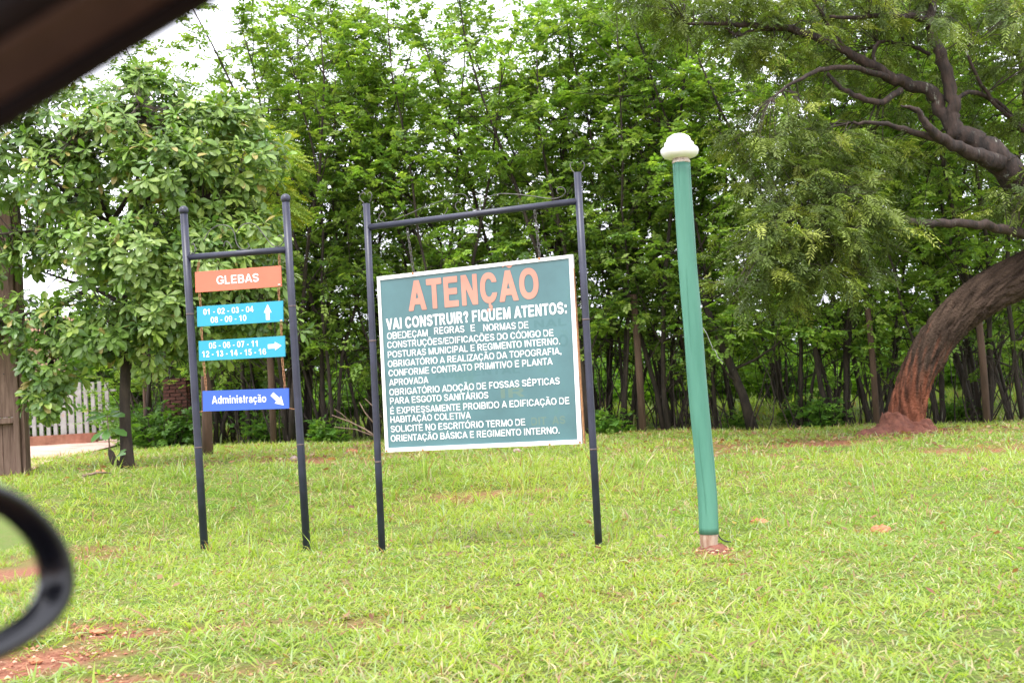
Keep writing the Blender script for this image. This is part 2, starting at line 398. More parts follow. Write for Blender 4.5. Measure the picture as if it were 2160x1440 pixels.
def scatter(n, y0, y1, seed, margin=1.15, thr=.42, extra=0.0, keep=None):
    r = np.random.default_rng(seed)
    y = np.sqrt(r.uniform(y0 * y0, y1 * y1, n)); x = r.uniform(-.52, .52, n) * y * margin + r.uniform(-extra, extra, n)
    s = soil(x, y); k = r.random(n) > np.clip((s - thr + .12) / .45, 0, .96)
    if keep is not None: k &= keep(x, y, r)
    return x[k], y[k]
def not_drive(x, y, r):
    # leave the driveway clear
    a = at(57, 1012, 14.9); b2 = at(300, 924, 30)
    side = (x - a[0]) * (b2[1] - a[1]) - (y - a[1]) * (b2[0] - a[0])
    return ~((y > 14.3) & (side < 0) & (x < b2[0] + 1))
tuft_px = [at(q[0], q[1], q[2]) for q in [(1000, 1010, 12.5), (1150, 1000, 12.5), (870, 1010, 12.5), (1330, 1010, 12.5)]]
def hs_(x, y):
    h = np.ones_like(x) * (.45 + .75 * fnoise(x + 9, y + 2, .8))
    for q in tuft_px: h += .55 * np.exp(-((x - q[0]) / .8) ** 2 - ((y - q[1]) / 1.0) ** 2)
    h += .35 * np.exp(-((y - 5.6) / .8) ** 2) * (fnoise(x, y + 4, .5) > .45)
    return h
parts = []
x, y = scatter(17500, 3.9, 8.2, 1, 1.2); parts.append(blades(x, y, 11, (.035, .105), .0078, (.6, 1.6), 2, hscale=hs_, spread=.045, straw=.13))
x, y = scatter(1500, 3.9, 9, 21, 1.2, thr=.5); parts.append(blades(x, y, 9, (.07, .17), .0115, (.75, 1.5), 22, straw=.04, hscale=hs_, spread=.02))
x, y = scatter(13500, 8.2, 13.5, 3, 1.15); parts.append(blades(x, y, 10, (.045, .12), .0095, (.5, 1.55), 4, hscale=hs_, spread=.06, straw=.13))
x, y = scatter(600, 8.2, 14, 23, 1.15, thr=.5); parts.append(blades(x, y, 11, (.14, .26), .011, (.15, 1.0), 24, straw=.04, hscale=hs_, spread=.035))
x, y = scatter(11500, 13.5, 24.5, 5, 1.12, keep=not_drive); parts.append(blades(x, y, 8, (.07, .17), .015, (.35, 1.4), 6, spread=.08, hscale=hs_, straw=.13))
x, y = scatter(3500, 24.5, 46, 7, 1.2, thr=.6, keep=not_drive); parts.append(blades(x, y, 8, (.2, .45), .035, (.1, .9), 8, spread=.25, straw=.05))
x0 = rng.uniform(3, 20, 12000); y0 = rng.uniform(1.2, 10, 12000); kk = (x0 > .6 * y0) & (soil(x0, y0) < .55); parts.append(blades(x0[kk], y0[kk], 8, (.06, .14), .014, (.3, 1.3), 9, spread=.07))
off = 0; VV = []; QQ = []; TT = []; CC = []
for (V, Q, T, c) in parts: VV.append(V); QQ.append(Q + off); TT.append(T + off); CC.append(c); off += len(V)
tag(link('grass', raw_mesh('grass', np.concatenate(VV), [np.concatenate(QQ), np.concatenate(TT)], M['grass'], np.concatenate(CC))), 'short lime green lawn grass with straw and bare red patches', 'grass', kind='stuff')
del VV, QQ, TT, CC, parts

# brown dead leaves and small crumbs of soil lying on the lawn
def litter(n, seed):
    r = np.random.default_rng(seed); y = np.sqrt(r.uniform(5.5 ** 2, 22.5 ** 2, n)); x = r.uniform(-.52, .52, n) * y * 1.15
    s = soil(x, y); near = (y > 14) * .35; k = (r.random(n) < np.clip(.05 + near + (s - .25) * .9, .08, 1)) & not_drive(x, y, r); x, y, s = x[k], y[k], s[k]; n = len(x)
    z = gz(x, y) + r.uniform(.012, .05, n); az = r.uniform(0, 6.28, n); L_ = r.uniform(.008, .022, n) * (1 + y / 12); d = np.stack([np.cos(az), np.sin(az), r.normal(0, .3, n)], -1); w = np.stack([-np.sin(az), np.cos(az), r.normal(0, .4, n)], -1) * r.uniform(.3, .55, (n, 1))
    p = np.stack([x, y, z], -1); V = np.stack([p - d * L_[:, None], p + w * L_[:, None] + [0, 0, .004], p + d * L_[:, None], p - w * L_[:, None]], 1).reshape(-1, 3)
    c = np.array([(.34, .17, .10), (.36, .22, .13), (.24, .11, .07), (.42, .31, .2)])[r.integers(0, 4, n)] * r.uniform(.7, 1.2, (n, 1))
    return V, np.arange(n * 4).reshape(-1, 4), np.repeat(c, 4, 0)
V, Q, c = litter(26000, 77)
tag(link('leaf_litter', raw_mesh('leaf_litter', V, [Q], M['grass'], c)), 'small brown dead leaves scattered over the lawn and bare patches', 'leaf litter', kind='stuff')
def gravel(n, seed):
    r = np.random.default_rng(seed); y = np.sqrt(r.uniform(3.8 ** 2, 10 ** 2, n)); x = r.uniform(-.52, .52, n) * y * 1.15; s = soil(x, y); k = r.random(n) < np.clip((s - .45) * 1.3, 0, 1); x, y = x[k], y[k]; n = len(x)
    z = gz(x, y); q = r.uniform(.004, .013, n)[:, None, None]; O = np.array([(1, 0, 0), (0, 1, 0), (-1, 0, 0), (0, -1, 0), (0, 0, .8), (0, 0, -.6)], float)
    V = (np.stack([x, y, z + .004], -1)[:, None] + O[None] * q * r.uniform(.6, 1.4, (n, 6, 1))).reshape(-1, 3); T = np.array([(0, 1, 4), (1, 2, 4), (2, 3, 4), (3, 0, 4), (1, 0, 5), (2, 1, 5), (3, 2, 5), (0, 3, 5)])
    return V, (np.arange(n)[:, None, None] * 6 + T[None]).reshape(-1, 3), np.repeat(np.array([(.40, .19, .11), (.55, .33, .22), (.28, .12, .075)])[r.integers(0, 3, n)] * r.uniform(.7, 1.2, (n, 1)), 6, 0)
V, T_, c = gravel(22000, 78)
tag(link('gravel', raw_mesh('gravel', V, [T_], M['crumb'], c)), 'small reddish crumbs of soil and gravel on the bare patches', 'gravel', kind='stuff')

# ------------------------------------------------------------ leaf generators (vectorised)
def norm(a): return a / (np.linalg.norm(a, axis=-1, keepdims=True) + 1e-9)
def compound(pos, axis_, r, pairs, rlen, lw, ll, cols, droop=.25, tipleaf=True, fold=.25):
    """pinnate leaves: pos (n,3), axis (n,3); every leaflet is one folded rhombus"""
    n = len(pos); a = norm(axis_); up = norm(np.array([0, 0, 1.0]) + r.normal(0, .35, (n, 3)))
    s = norm(np.cross(a, up)); u = np.cross(s, a)
    K = pairs * 2 + (1 if tipleaf else 0)
    V = np.zeros((n, K, 4, 3)); rl = rlen * r.uniform(.7, 1.25, (n, 1))
    for k in range(K):
        if k < pairs * 2:
            side = 1 if k % 2 else -1; tpos = (.25 + .75 * (k // 2 + .3) / pairs)
            d = norm(a * .45 + s * side * .9 - np.array([0, 0, 1]) * (droop * .8) + r.normal(0, .12, (n, 3)))
            sc = ll * (1 - .35 * abs(k // 2 - pairs * .45) / pairs)
        else: tpos = 1.0; d = norm(a - np.array([0, 0, 1]) * droop * .5); sc = ll
        b0 = pos + a * rl * tpos - np.array([0, 0, 1.0]) * (rl * tpos ** 2 * droop)
        w = norm(np.cross(d, u)) * lw / 2 * r.uniform(.8, 1.2, (n, 1)); sc = sc * r.uniform(.75, 1.25, (n, 1))
        V[:, k, 0] = b0; V[:, k, 1] = b0 + d * sc * .5 + w + u * fold * lw; V[:, k, 2] = b0 + d * sc; V[:, k, 3] = b0 + d * sc * .5 - w + u * fold * lw
    V = V.reshape(-1, 3); Q = np.arange(len(V)).reshape(-1, 4)
    c = np.repeat(cols, K, 0) * r.uniform(.82, 1.18, (n * K, 1))
    return V, Q, np.repeat(c, 4, 0)
def palette(n, r, cols, p):
    k = r.choice(len(cols), n, p=p); return np.array(cols)[k] * r.uniform(.8, 1.2, (n, 1))
def walk(r, p, d, length, nseg, wig, up=0.0):
    pts = [np.array(p, float)]; d = np.array(d, float); d /= np.linalg.norm(d)
    for _ in range(nseg):
        d = d + r.normal(0, wig, 3); d[2] += up; d /= np.linalg.norm(d); pts.append(pts[-1] + d * length / nseg)
    return np.array(pts)
def interp(P, t):
    f = t * (len(P) - 1); i = min(int(f), len(P) - 2); return P[i] + (P[i + 1] - P[i]) * (f - i), norm(P[i + 1] - P[i])

def thicket_tree(seed, height, stems, dens, low=.17, sides=6):
    r = np.random.default_rng(seed); mb = MB(); lp = []; la = []
    for s_ in range(stems):
        a0 = r.uniform(0, 6.28); lean = r.uniform(.05, .3) if stems > 1 else r.uniform(0, .08)
        P = walk(r, (math.cos(a0) * .12, math.sin(a0) * .12, -.15), (math.cos(a0) * lean, math.sin(a0) * lean, 1), height * r.uniform(.78, 1.0), 9, .09, .06)
        r0 = r.uniform(.028, .062) if stems > 1 else .085
        mb.tube(P, np.linspace(r0, .012, len(P)) * np.concatenate([[1.35], np.ones(len(P) - 1)]), sides)
        nb = int(20 * dens)
        for k in range(nb):
            tt = low + (1 - low) * ((k + r.random()) / nb) ** .9
            p, d = interp(P, min(tt, .995)); az = k * 2.4 + r.uniform(-.5, .5); el = r.uniform(.6, 1.35)
            bd = np.array([math.cos(az) * math.sin(el), math.sin(az) * math.sin(el), math.cos(el)])
            bl = r.uniform(1.0, 2.1) * (1.15 - .35 * tt)
            B = walk(r, p, bd, bl, 5, .16, .03)
            mb.tube(B, np.linspace(max(.008, r0 * .38 * (1 - .6 * tt)), .004, len(B)), 4, cap=False)
            for q in range(5):
                tq = .3 + .7 * (q + r.random()) / 5; p2, d2 = interp(B, min(tq, .99))
                td = norm(d2 + r.normal(0, .75, 3) + np.array([0, 0, .1])); T = walk(r, p2, td, r.uniform(.3, .75), 3, .2, -.02)
                mb.tube(T, np.array([.005, .004, .003, .002]), 3, cap=False)
                m_ = r.integers(5, 9)
                for z_ in range(m_):
                    p3, d3 = interp(T, min(.2 + .8 * (z_ + r.random()) / m_, .99)); sdir = r.normal(0, 1, 3); sdir[2] *= .35
                    lp.append(p3); la.append(norm(d3 * .5 + sdir))
        for k in range(3):   # bare thin suckers low down
            a1 = r.uniform(0, 6.28); S = walk(r, (math.cos(a1) * .3, math.sin(a1) * .3, -.1), (r.normal(0, .3), r.normal(0, .3), 1), r.uniform(1.5, 3.2), 6, .14, .03)
            mb.tube(S, np.linspace(.016, .005, len(S)), 4, cap=False)
    lp = np.array(lp); la = np.array(la)
    cols = palette(len(lp), r, [(.16, .275, .044), (.22, .345, .060), (.30, .41, .085), (.095, .18, .036)], [.32, .33, .22, .13])
    V, Q, c = compound(lp, la, r, 3, .165, .064, .100, cols)
    return mb.mesh('trunk', M['bark'], True), raw_mesh('crown', V, [Q], M['leaf'], c)
def place_tree(name, meshes, x, y, rz, sc, label, group, cat='tree'):
    o = bpy.data.objects.new(name, None); C.objects.link(o); o.location = (x, y, g1(x, y) - .02); o.rotation_euler = (0, 0, rz); o.scale = (sc[0], sc[0], sc[1])
    tag(o, label, cat, group)
    for nme, me in zip(('trunk', 'crown'), meshes):
        c = bpy.data.objects.new(nme, me); C.objects.link(c); c.parent = o
    return o
variants = [thicket_tree(101, 10.2, 3, 1.0, .13), thicket_tree(102, 9.4, 4, .85, .10), thicket_tree(103, 10.8, 2, 1.3, .13), thicket_tree(104, 9.0, 3, 1.0, .08), thicket_tree(105, 10.0, 4, .8, .14), thicket_tree(106, 10.5, 1, 2.1, .13)]
# front row: (px at the base, depth, variant, turn, width scale, height scale, label)
front = [
    (455, 24.5, 3, .4, .95, .80, 'leafy thicket tree rising behind the left post of the small direction sign'),
    (535, 23.6, 0, 1.9, .95, .86, 'dark-stemmed thicket tree standing behind the blue lowest plate of the small sign'),
    (615, 23.0, 1, 3.1, 1.0, .92, 'thicket tree with dark stems right behind the small sign\'s right-hand post'),
    (700, 22.9, 4, .9, 1.0, .96, 'thicket tree in the gap between the small sign and the big green board'),
    (775, 23.2, 2, 5.0, .9, .98, 'tall thin thicket tree behind the left post of the big board\'s frame'),
    (880, 23.0, 3, 2.2, 1.0, 1.06, 'thicket tree whose crown shows above the left half of the green notice board'),
    (1000, 22.7, 0, 4.1, 1.0, 1.0, 'thicket tree whose crown shows above the middle of the green notice board'),
    (1120, 22.4, 5, 1.0, 1.0, 1.0, 'single-stemmed thicket tree behind the right half of the green notice board'),
    (1235, 22.3, 1, 5.6, .95, 1.04, 'thicket tree directly behind the right post of the big board\'s frame'),
    (1315, 22.4, 4, 2.9, .95, 1.0, 'slim thicket tree in the gap between the big board and the brown post'),
    (1415, 22.2, 3, 5.3, 1.0, 1.08, 'thicket tree just left of the green lamp pole'),
    (1515, 22.0, 2, .2, .95, .98, 'thicket tree just right of the green lamp pole'),
    (1605, 21.6, 5, 3.6, 1.1, .92, 'thick dark-trunked thicket tree a little to the right of the green lamp pole'),
    (1690, 21.8, 0, 5.9, .95, .95, 'forked thicket tree halfway between the green lamp pole and the leaning trunk'),
    (1775, 21.4, 1, 1.3, .95, .95, 'many-stemmed thicket tree left of the big leaning trunk'),
    (1850, 21.6, 4, 4.4, .95, .95, 'thicket tree close behind the foot of the big leaning trunk'),
    (1985, 21.2, 3, 2.6, .95, 1.0, 'thicket tree under the bend of the big leaning trunk'),
    (2070, 21.0, 1, .1, .95, .97, 'thicket tree with black forked stems under the leaning trunk\'s right side'),
    (2150, 20.8, 0, 3.3, .95, 1.0, 'thicket tree at the right-hand edge of the picture'),
    (2260, 20.8, 2, 1.7, .95, 1.0, 'thicket tree just beyond the right-hand edge of the picture'),
]
for (px, Y, vi, rz, s1, s2, lab) in front:
    p = at(px, 910, Y); place_tree('thicket_tree', variants[vi], p[0], Y, rz, (s1, s2), lab, 'trees in the front row of the thicket')
r2 = np.random.default_rng(5)
marks = [(-9999, 'left of the broad-leaved tree'), (200, 'behind the broad-leaved tree\'s trunk'), (330, 'behind the left edge of the small sign'), (430, 'behind the middle of the small sign'), (520, 'behind the right end of the sign plates'), (600, 'behind the small sign\'s right post'), (670, 'in the gap between the two signs'),
         (760, 'behind the big board\'s left post'), (840, 'behind the first letters of ATENÇÃO'), (930, 'behind the middle of ATENÇÃO'), (1030, 'behind the last letters of ATENÇÃO'), (1130, 'behind the board\'s right edge'), (1230, 'behind the big board\'s right post'), (1320, 'between the big board and the green pole'),
         (1410, 'behind the green pole'), (1500, 'just right of the green pole'), (1590, 'two trunks right of the green pole'), (1680, 'under the hanging feathery foliage'), (1770, 'left of the leaning trunk'), (1860, 'behind the leaning trunk\'s foot'), (1960, 'behind the bend of the leaning trunk'), (2060, 'near the right edge of the picture'), (2160, 'beyond the right edge of the picture')]
def where(x, y):
    px = W / 2 + FPX * x / y + .061 * 90
    return [m_ for m_ in marks if px >= m_[0]][-1][1]
for (Y, x0, x1, stp, rown, hf) in ((24.9, -7.6, 12.5, 1.6, 'second row', 1.03), (27.6, -8.4, 14.5, 1.9, 'third row', .98), (31.5, -9.4, 17, 2.6, 'hindmost row', .72)):
    x = x0
    while x < x1 and x < .49 * Y:
        hsc = hf * (.80 + .18 * min(1, (x + 8) / 4))
        place_tree('thicket_tree', variants[int(r2.integers(0, 6))], x + r2.normal(0, .25), Y + r2.normal(0, .4), r2.uniform(0, 6.28), (r2.uniform(.9, 1.1), hsc * r2.uniform(.92, 1.06)),
                   'thin dark thicket tree of the ' + rown + ', ' + where(x, Y), 'trees deep inside the thicket')
        x += stp * r2.uniform(.8, 1.2)

# low shrubs behind the thicket, bright in the open field
def shrub(seed, w, h, n, cols, pr, lw=.05, ll=.085):
    r = np.random.default_rng(seed); mb = MB(); lp = []; la = []
    for s_ in range(14):
        a0 = r.uniform(0, 6.28); P = walk(r, (math.cos(a0) * .1, math.sin(a0) * .1, -.1), (math.cos(a0) * r.uniform(.1, w), math.sin(a0) * r.uniform(.1, w), h * .9), h * r.uniform(.7, 1.15), 5, .12, .02)
        mb.tube(P, np.linspace(.02, .004, len(P)), 4, cap=False)
        for k in range(n // 14):
            p, d = interp(P, r.uniform(.15, .99)); lp.append(p + r.normal(0, .14 * h, 3) * np.array([1, 1, .6])); sd_ = r.normal(0, 1, 3); sd_[2] *= .4; la.append(norm(d * .4 + sd_))
    lp = np.array(lp); lp[:, 2] = np.maximum(lp[:, 2], .05)
    V, Q, c = compound(lp, np.array(la), r, 3, .14, lw, ll, palette(len(lp), r, cols, pr))
    return mb.mesh('stem', M['bark'], True), raw_mesh('foliage', V, [Q], M['leaf'], c)
shr = [shrub(31, .8, 1.5, 1500, [(.15, .28, .04), (.22, .36, .05)], [.5, .5]), shrub(32, 1.0, 2.3, 2200, [(.10, .21, .03), (.17, .29, .045)], [.6, .4])]
rows_ = [(x_, 36.0, .95, 'low bright shrub') for x_ in np.arange(-10, 18.5, 1.7)] + [(x_, 40.5, 1.9, 'tall bushy shrub') for x_ in np.arange(-11, 20.5, 2.3)]
for i, (xs, Yv, ss, nm_) in enumerate(rows_):
    xs += r2.normal(0, .2); sc = ss * r2.uniform(.85, 1.15); Yv += r2.normal(0, .6)
    o = place_tree('shrub', shr[i % 2], xs, Yv, r2.uniform(0, 6.28), (sc * 1.25, sc * .9), nm_ + ' beyond the thicket, ' + where(xs, Yv), 'shrubs in the field behind the thicket', 'shrub')
    for c, nme in zip(o.children, ('stem', 'foliage')): c.name = nme
# undergrowth at the thicket's foot
ug = shrub(41, .5, .55, 260, [(.09, .20, .03), (.16, .28, .04)], [.5, .5]); ug2 = shrub(42, .7, .95, 420, [(.07, .16, .025), (.13, .25, .04)], [.5, .5])
for (px, Y, q, s, lab) in [(1290, 21.9, 0, 1, 'low leafy bush at the thicket\'s foot just right of the big board'), (1745, 21.5, 1, .8, 'bright low bush between trunks left of the leaning trunk'),
                           (1700, 22.8, 0, 1.1, 'low bush at the foot of the forked thicket tree'), (1560, 22.4, 0, .8, 'small bush at the thicket\'s foot right of the green pole'),
                           (690, 22.2, 0, 1, 'low bush in the gap between the small sign and the big board'), (330, 24.5, 1, 1.1, 'leafy bush beside the driveway, left of the small sign'),
                           (352, 23.9, 1, 1.25, 'taller leafy bush in front of the brick pillar'), (2030, 21.5, 0, 1, 'low bush under the big leaning trunk'), (565, 23.5, 1, .8, 'bush low behind the blue plate of the small sign'),
                           (300, 27, 1, 1.5, 'bush at the edge of the driveway behind the broad-leaved tree')]:
    p = at(px, 915, Y); o = place_tree('bush', (ug, ug2)[q], p[0], Y, px * .01, (s, s), lab, 'bushes at the foot of the thicket', 'bush')
    for c, nme in zip(o.children, ('stem', 'foliage')): c.name = nme

for (px, Y, ss, lab) in [(-140, 36, 1.0, 'dense green shrub behind the far left part of the slatted fence'), (-40, 36.5, 1.1, 'dense green shrub behind the slatted fence, hidden by the wooden gate'), (60, 36, 1.0, 'dense green shrub behind the slatted fence just right of the wooden gate'), (130, 36.5, .95, 'dense green shrub behind the middle of the slatted fence'), (200, 36, 1.05, 'dense green shrub behind the right end of the slatted fence'),
                         (262, 38, 1.9, 'tall green shrub beyond the driveway, seen left of the broad-leaved tree\'s trunk'), (325, 39, 2.1, 'tall green shrub beyond the driveway, seen right of the broad-leaved tree\'s trunk'), (225, 46, 2.2, 'tall shrub far behind the right end of the slatted fence')]:
    p = at(px, 915, Y); o = place_tree('shrub', shr[1 if ss > 1.5 else 0], p[0], Y, px * .013, (ss * 1.2, ss), lab, 'shrubs around the slatted fence', 'shrub')
    for c, nme in zip(o.children, ('stem', 'foliage')): c.name = nme

# brown fence-like posts among the trunks
for (px, top, bot, Y, w, lab) in [(1356, 620, 915, 21.6, .15, 'brown wooden post between the big board and the green pole'), (2082, 640, 893, 20.2, .13, 'brown wooden post under the leaning trunk near the right edge'),
                             (577, 640, 925, 22.6, .13, 'brown wooden post behind the gap of the small sign\'s plates'), (314, 680, 930, 26, .20, 'pale brown trunk-like post beside the driveway'), (1850, 650, 905, 20.9, .12, 'thin brown post just left of the leaning trunk')]:
    a = at(px, bot, Y); a[2] = g1(a[0], a[1]) - .1; bq = at(px - 4, top, Y); mb = MB()
    bq[0] = a[0]; mb.tube([a, a * .5 + bq * .5 + np.array([.015, 0, 0]), bq], np.array([w, w * .95, w * .88]) / 2, 10, jit=.05)
    tag(mb.build('wooden_post', M['postwood'], None, True, a), lab, 'post', 'posts among the thicket trunks')

# ------------------------------------------------------------ broad-leaved tree on the left
def tree_left():
    r = np.random.default_rng(77); base = at(266, 986, 14.0); base[2] = g1(base[0], base[1])
    t = thing('broad_leaved_tree', 'broad-leaved tree with leaf rosettes and a dark trunk, beside the small sign', 'tree', base)
    A = lambda x, y, Y=14.0: at(x, y, Y)
    tr = [base - np.array([0, 0, .15]), A(268, 960), A(265, 900), A(263, 830), A(266, 770), A(262, 700, 14.05), A(258, 620, 14.1), A(250, 540, 14.1), A(235, 470, 14.1)]
    mb = MB(); mb.tube(tr, [.115, .078, .07, .066, .066, .062, .058, .052, .045], 12, jit=.05)
    # curled cut stump at the base
    mb.tube([A(262, 975), A(250, 982, 13.95), A(240, 972, 13.9), A(234, 955, 13.9), A(230, 946, 13.9)], [.045, .05, .05, .04, .012], 8, jit=.06)
    limbs = [[(258, 640), (200, 600), (140, 590), (60, 560)], [(262, 690), (320, 650), (390, 620), (450, 590)], [(250, 540), (300, 470), (370, 460), (430, 440)], [(235, 470), (200, 400), (175, 330), (140, 290)],
             [(235, 470), (290, 380), (300, 300), (300, 220)], [(240, 500), (330, 400), (420, 360), (500, 330)], [(238, 480), (150, 420), (80, 370), (0, 350)], [(262, 740), (200, 720), (140, 720), (110, 760)],
             [(262, 750), (320, 720), (380, 700), (450, 680)], [(255, 580), (170, 500), (60, 480), (-60, 500)], [(235, 470), (180, 330), (60, 300), (-80, 330)], [(330, 400), (440, 420), (530, 440), (560, 480)], [(262, 700), (380, 640), (520, 620), (590, 660)],
             [(200, 600), (120, 640), (40, 670), (-80, 700)], [(110, 760), (100, 790), (95, 815), (95, 835)]]
    limb_pts = []
    for i, lp in enumerate(limbs):
        dz = r.uniform(-1.1, 1.1); n = len(lp); P = [A(x, y, 14.1 + (dz if i != 14 else 0) * (k / (n - 1))) for k, (x, y) in enumerate(lp)]
        P = np.array(P); P[1:] += r.normal(0, .03, (n - 1, 3))
        mb.tube(P, np.linspace(.034, .009, n), 6); limb_pts.append(P)
    trunk = mb.build('trunk', M['bark'], t, True)
    # lobes: px, py, radius px, depth offset, count
    lobes = [(40, 330, 130, .1, 95), (-60, 300, 120, 0, 60), (150, 270, 105, -.1, 90), (245, 300, 100, -.4, 80), (300, 195, 55, 0, 28), (235, 205, 34, .2, 8), (285, 165, 30, 0, 8), (345, 260, 85, .1, 70), (430, 300, 95, -.1, 85), (500, 250, 65, .2, 45), (520, 350, 90, .1, 70),
             (450, 420, 90, .1, 55), (140, 380, 90, -.4, 60), (350, 360, 90, -.6, 70), (85, 525, 62, .1, 36), (-20, 555, 50, 0, 14), (185, 520, 80, -.6, 55), (310, 540, 95, -.6, 75), (430, 540, 95, -.4, 75), (530, 500, 75, 0, 45),
             (560, 600, 70, .2, 38), (470, 640, 75, -.1, 45), (360, 650, 85, -.5, 60), (55, 680, 72, .1, 42), (-60, 690, 70, 0, 22), (150, 680, 70, -.3, 42), (230, 700, 70, -.3, 42), (110, 770, 62, -.2, 36), (100, 835, 46, -.2, 20),
             (330, 730, 60, -.2, 34), (430, 720, 60, 0, 32), (600, 700, 40, 0, 9), (560, 660, 40, 0, 10), (230, 440, 110, .7, 50), (390, 470, 110, .9, 50), (120, 460, 70, .8, 25), (300, 620, 100, .8, 45), (270, 720, 55, .5, 20)]
    pos = []; ax = []
    allpts = np.concatenate([np.linspace(P[i], P[i + 1], 12) for P in limb_pts for i in range(len(P) - 1)])
    tw = MB()
    for (cx, cy_, rp, dz, n) in lobes:
        c = A(cx, cy_, 14.0 + dz); rad = rp / FPX * 14.0
        for _ in range(int(n * 1.35)):
            d = norm(r.normal(0, 1, 3)); d[1] = -abs(d[1]) if r.random() < .62 else d[1]
            p = c + d * rad * r.uniform(.45, 1.0) ** .6 * np.array([1, 1.1, .95]); pos.append(p); ax.append(norm(d * .8 + np.array([0, -.15, .55]) + r.normal(0, .25, 3)))
            q = allpts[np.argmin(((allpts - p) ** 2).sum(1) + r.random(len(allpts)) * .12)]
            mid = (p + q) / 2 - np.array([0, 0, .05])
            if np.linalg.norm(p - q) < .6: tw.tube([q, mid, p], [.008, .006, .004], 3, cap=False)
    tw.build('twigs', M['bark'], t)
    pos = np.array(pos); ax = np.array(ax)
    # obovate leaf template: length along +x, width y, normal z
    T = np.array([(0, 0, 0), (.30, .055, .02), (.30, -.055, .02), (.66, .20, .045), (.66, -.20, .045), (.90, .14, .02), (.90, -.14, .02), (1.0, 0, -.03), (.30, 0, -.005), (.66, 0, -.0), (.9, 0, -.02)])
    TF = [(0, 8, 1), (0, 2, 8)]; TQ = [(8, 9, 3, 1), (8, 2, 4, 9), (9, 10, 5, 3), (9, 4, 6, 10)]; TF2 = [(10, 7, 5), (10, 6, 7)]
    n = len(pos); k = 8; N_ = n * k
    P = np.repeat(pos, k, 0); Aₓ = np.repeat(ax, k, 0)
    ref = norm(np.cross(Aₓ, np.array([.3, .2, .9]))); ref2 = np.cross(Aₓ, ref)
    th = np.tile(np.arange(k), n) * 2.4 + np.repeat(r.uniform(0, 6.28, n), k) + r.normal(0, .2, N_)
    el = np.tile(np.linspace(1.45, .55, k), n) + r.normal(0, .18, N_)      # angle away from the twig's axis
    rad = ref * np.cos(th)[:, None] + ref2 * np.sin(th)[:, None]
    X = norm(Aₓ * np.cos(el)[:, None] + rad * np.sin(el)[:, None] - np.array([0, 0, .42]))
    Z = norm(np.cross(np.cross(X, Aₓ + np.array([0, 0, .3])), X)); Y_ = np.cross(Z, X)
    ln = r.uniform(.095, .195, N_) * np.repeat(r.uniform(.8, 1.2, n), k)
    cols = palette(n, r, [(.145, .245, .046), (.195, .30, .060), (.27, .365, .075), (.09, .17, .036)], [.33, .30, .19, .18]); cols = np.repeat(cols, k, 0) * r.uniform(.75, 1.25, (N_, 1)); old_ = r.random(N_) < .03; cols[old_] = np.array([.36, .30, .09])
    # nearest 300 leaves are parts of their own, sharing three meshes
    dist = np.linalg.norm(P - CAM, axis=1) + (np.abs(P[:, 0] - at(300, 500, 14)[0]) > 2.0) * 5
    order = np.argsort(dist); single = np.zeros(N_, bool); single[order[:300]] = True
    ii = np.where(~single)[0]
    Tc = T.copy()
    V = P[ii][:, None] + (X[ii][:, None] * T[None, :, :1] + Y_[ii][:, None] * T[None, :, 1:2] + Z[ii][:, None] * (T[None, :, 2:3] - .28 * T[None, :, :1] ** 2 * r.uniform(.2, 1.3, (len(ii), 1, 1)))) * ln[ii][:, None, None]
    V = V.reshape(-1, 3) - base; o_ = np.arange(len(ii))[:, None, None] * 11
    tri = (o_ + np.array(TF + TF2)[None]).reshape(-1, 3); qd = (o_ + np.array(TQ)[None]).reshape(-1, 4)
    f = link('foliage', raw_mesh('foliage', V, [tri, qd], M['bigleaf'], np.repeat(cols[ii], 11, 0)), t); tag(f, kind='stuff')
    metas = []
    for c in ((.155, .245, .06), (.205, .295, .08), (.25, .34, .085)):
        T2 = T.copy(); T2[:, 2] -= .22 * T2[:, 0] ** 2
        metas.append(raw_mesh('leaf', T2, [np.array(TF + TF2), np.array(TQ)], M['bigleaf'], np.tile(c, (11, 1))))
    for j in np.where(single)[0]:
        o = bpy.data.objects.new('leaf', metas[int(j) % 3]); C.objects.link(o); o.parent = t
        mt = Matrix([[X[j][q] * ln[j], Y_[j][q] * ln[j], Z[j][q] * ln[j], P[j][q] - base[q]] for q in range(3)] + [[0, 0, 0, 1]])
        o.matrix_local = mt
    return T, TF + TF2, TQ, base
LT, LF, LQ, lbase = tree_left()
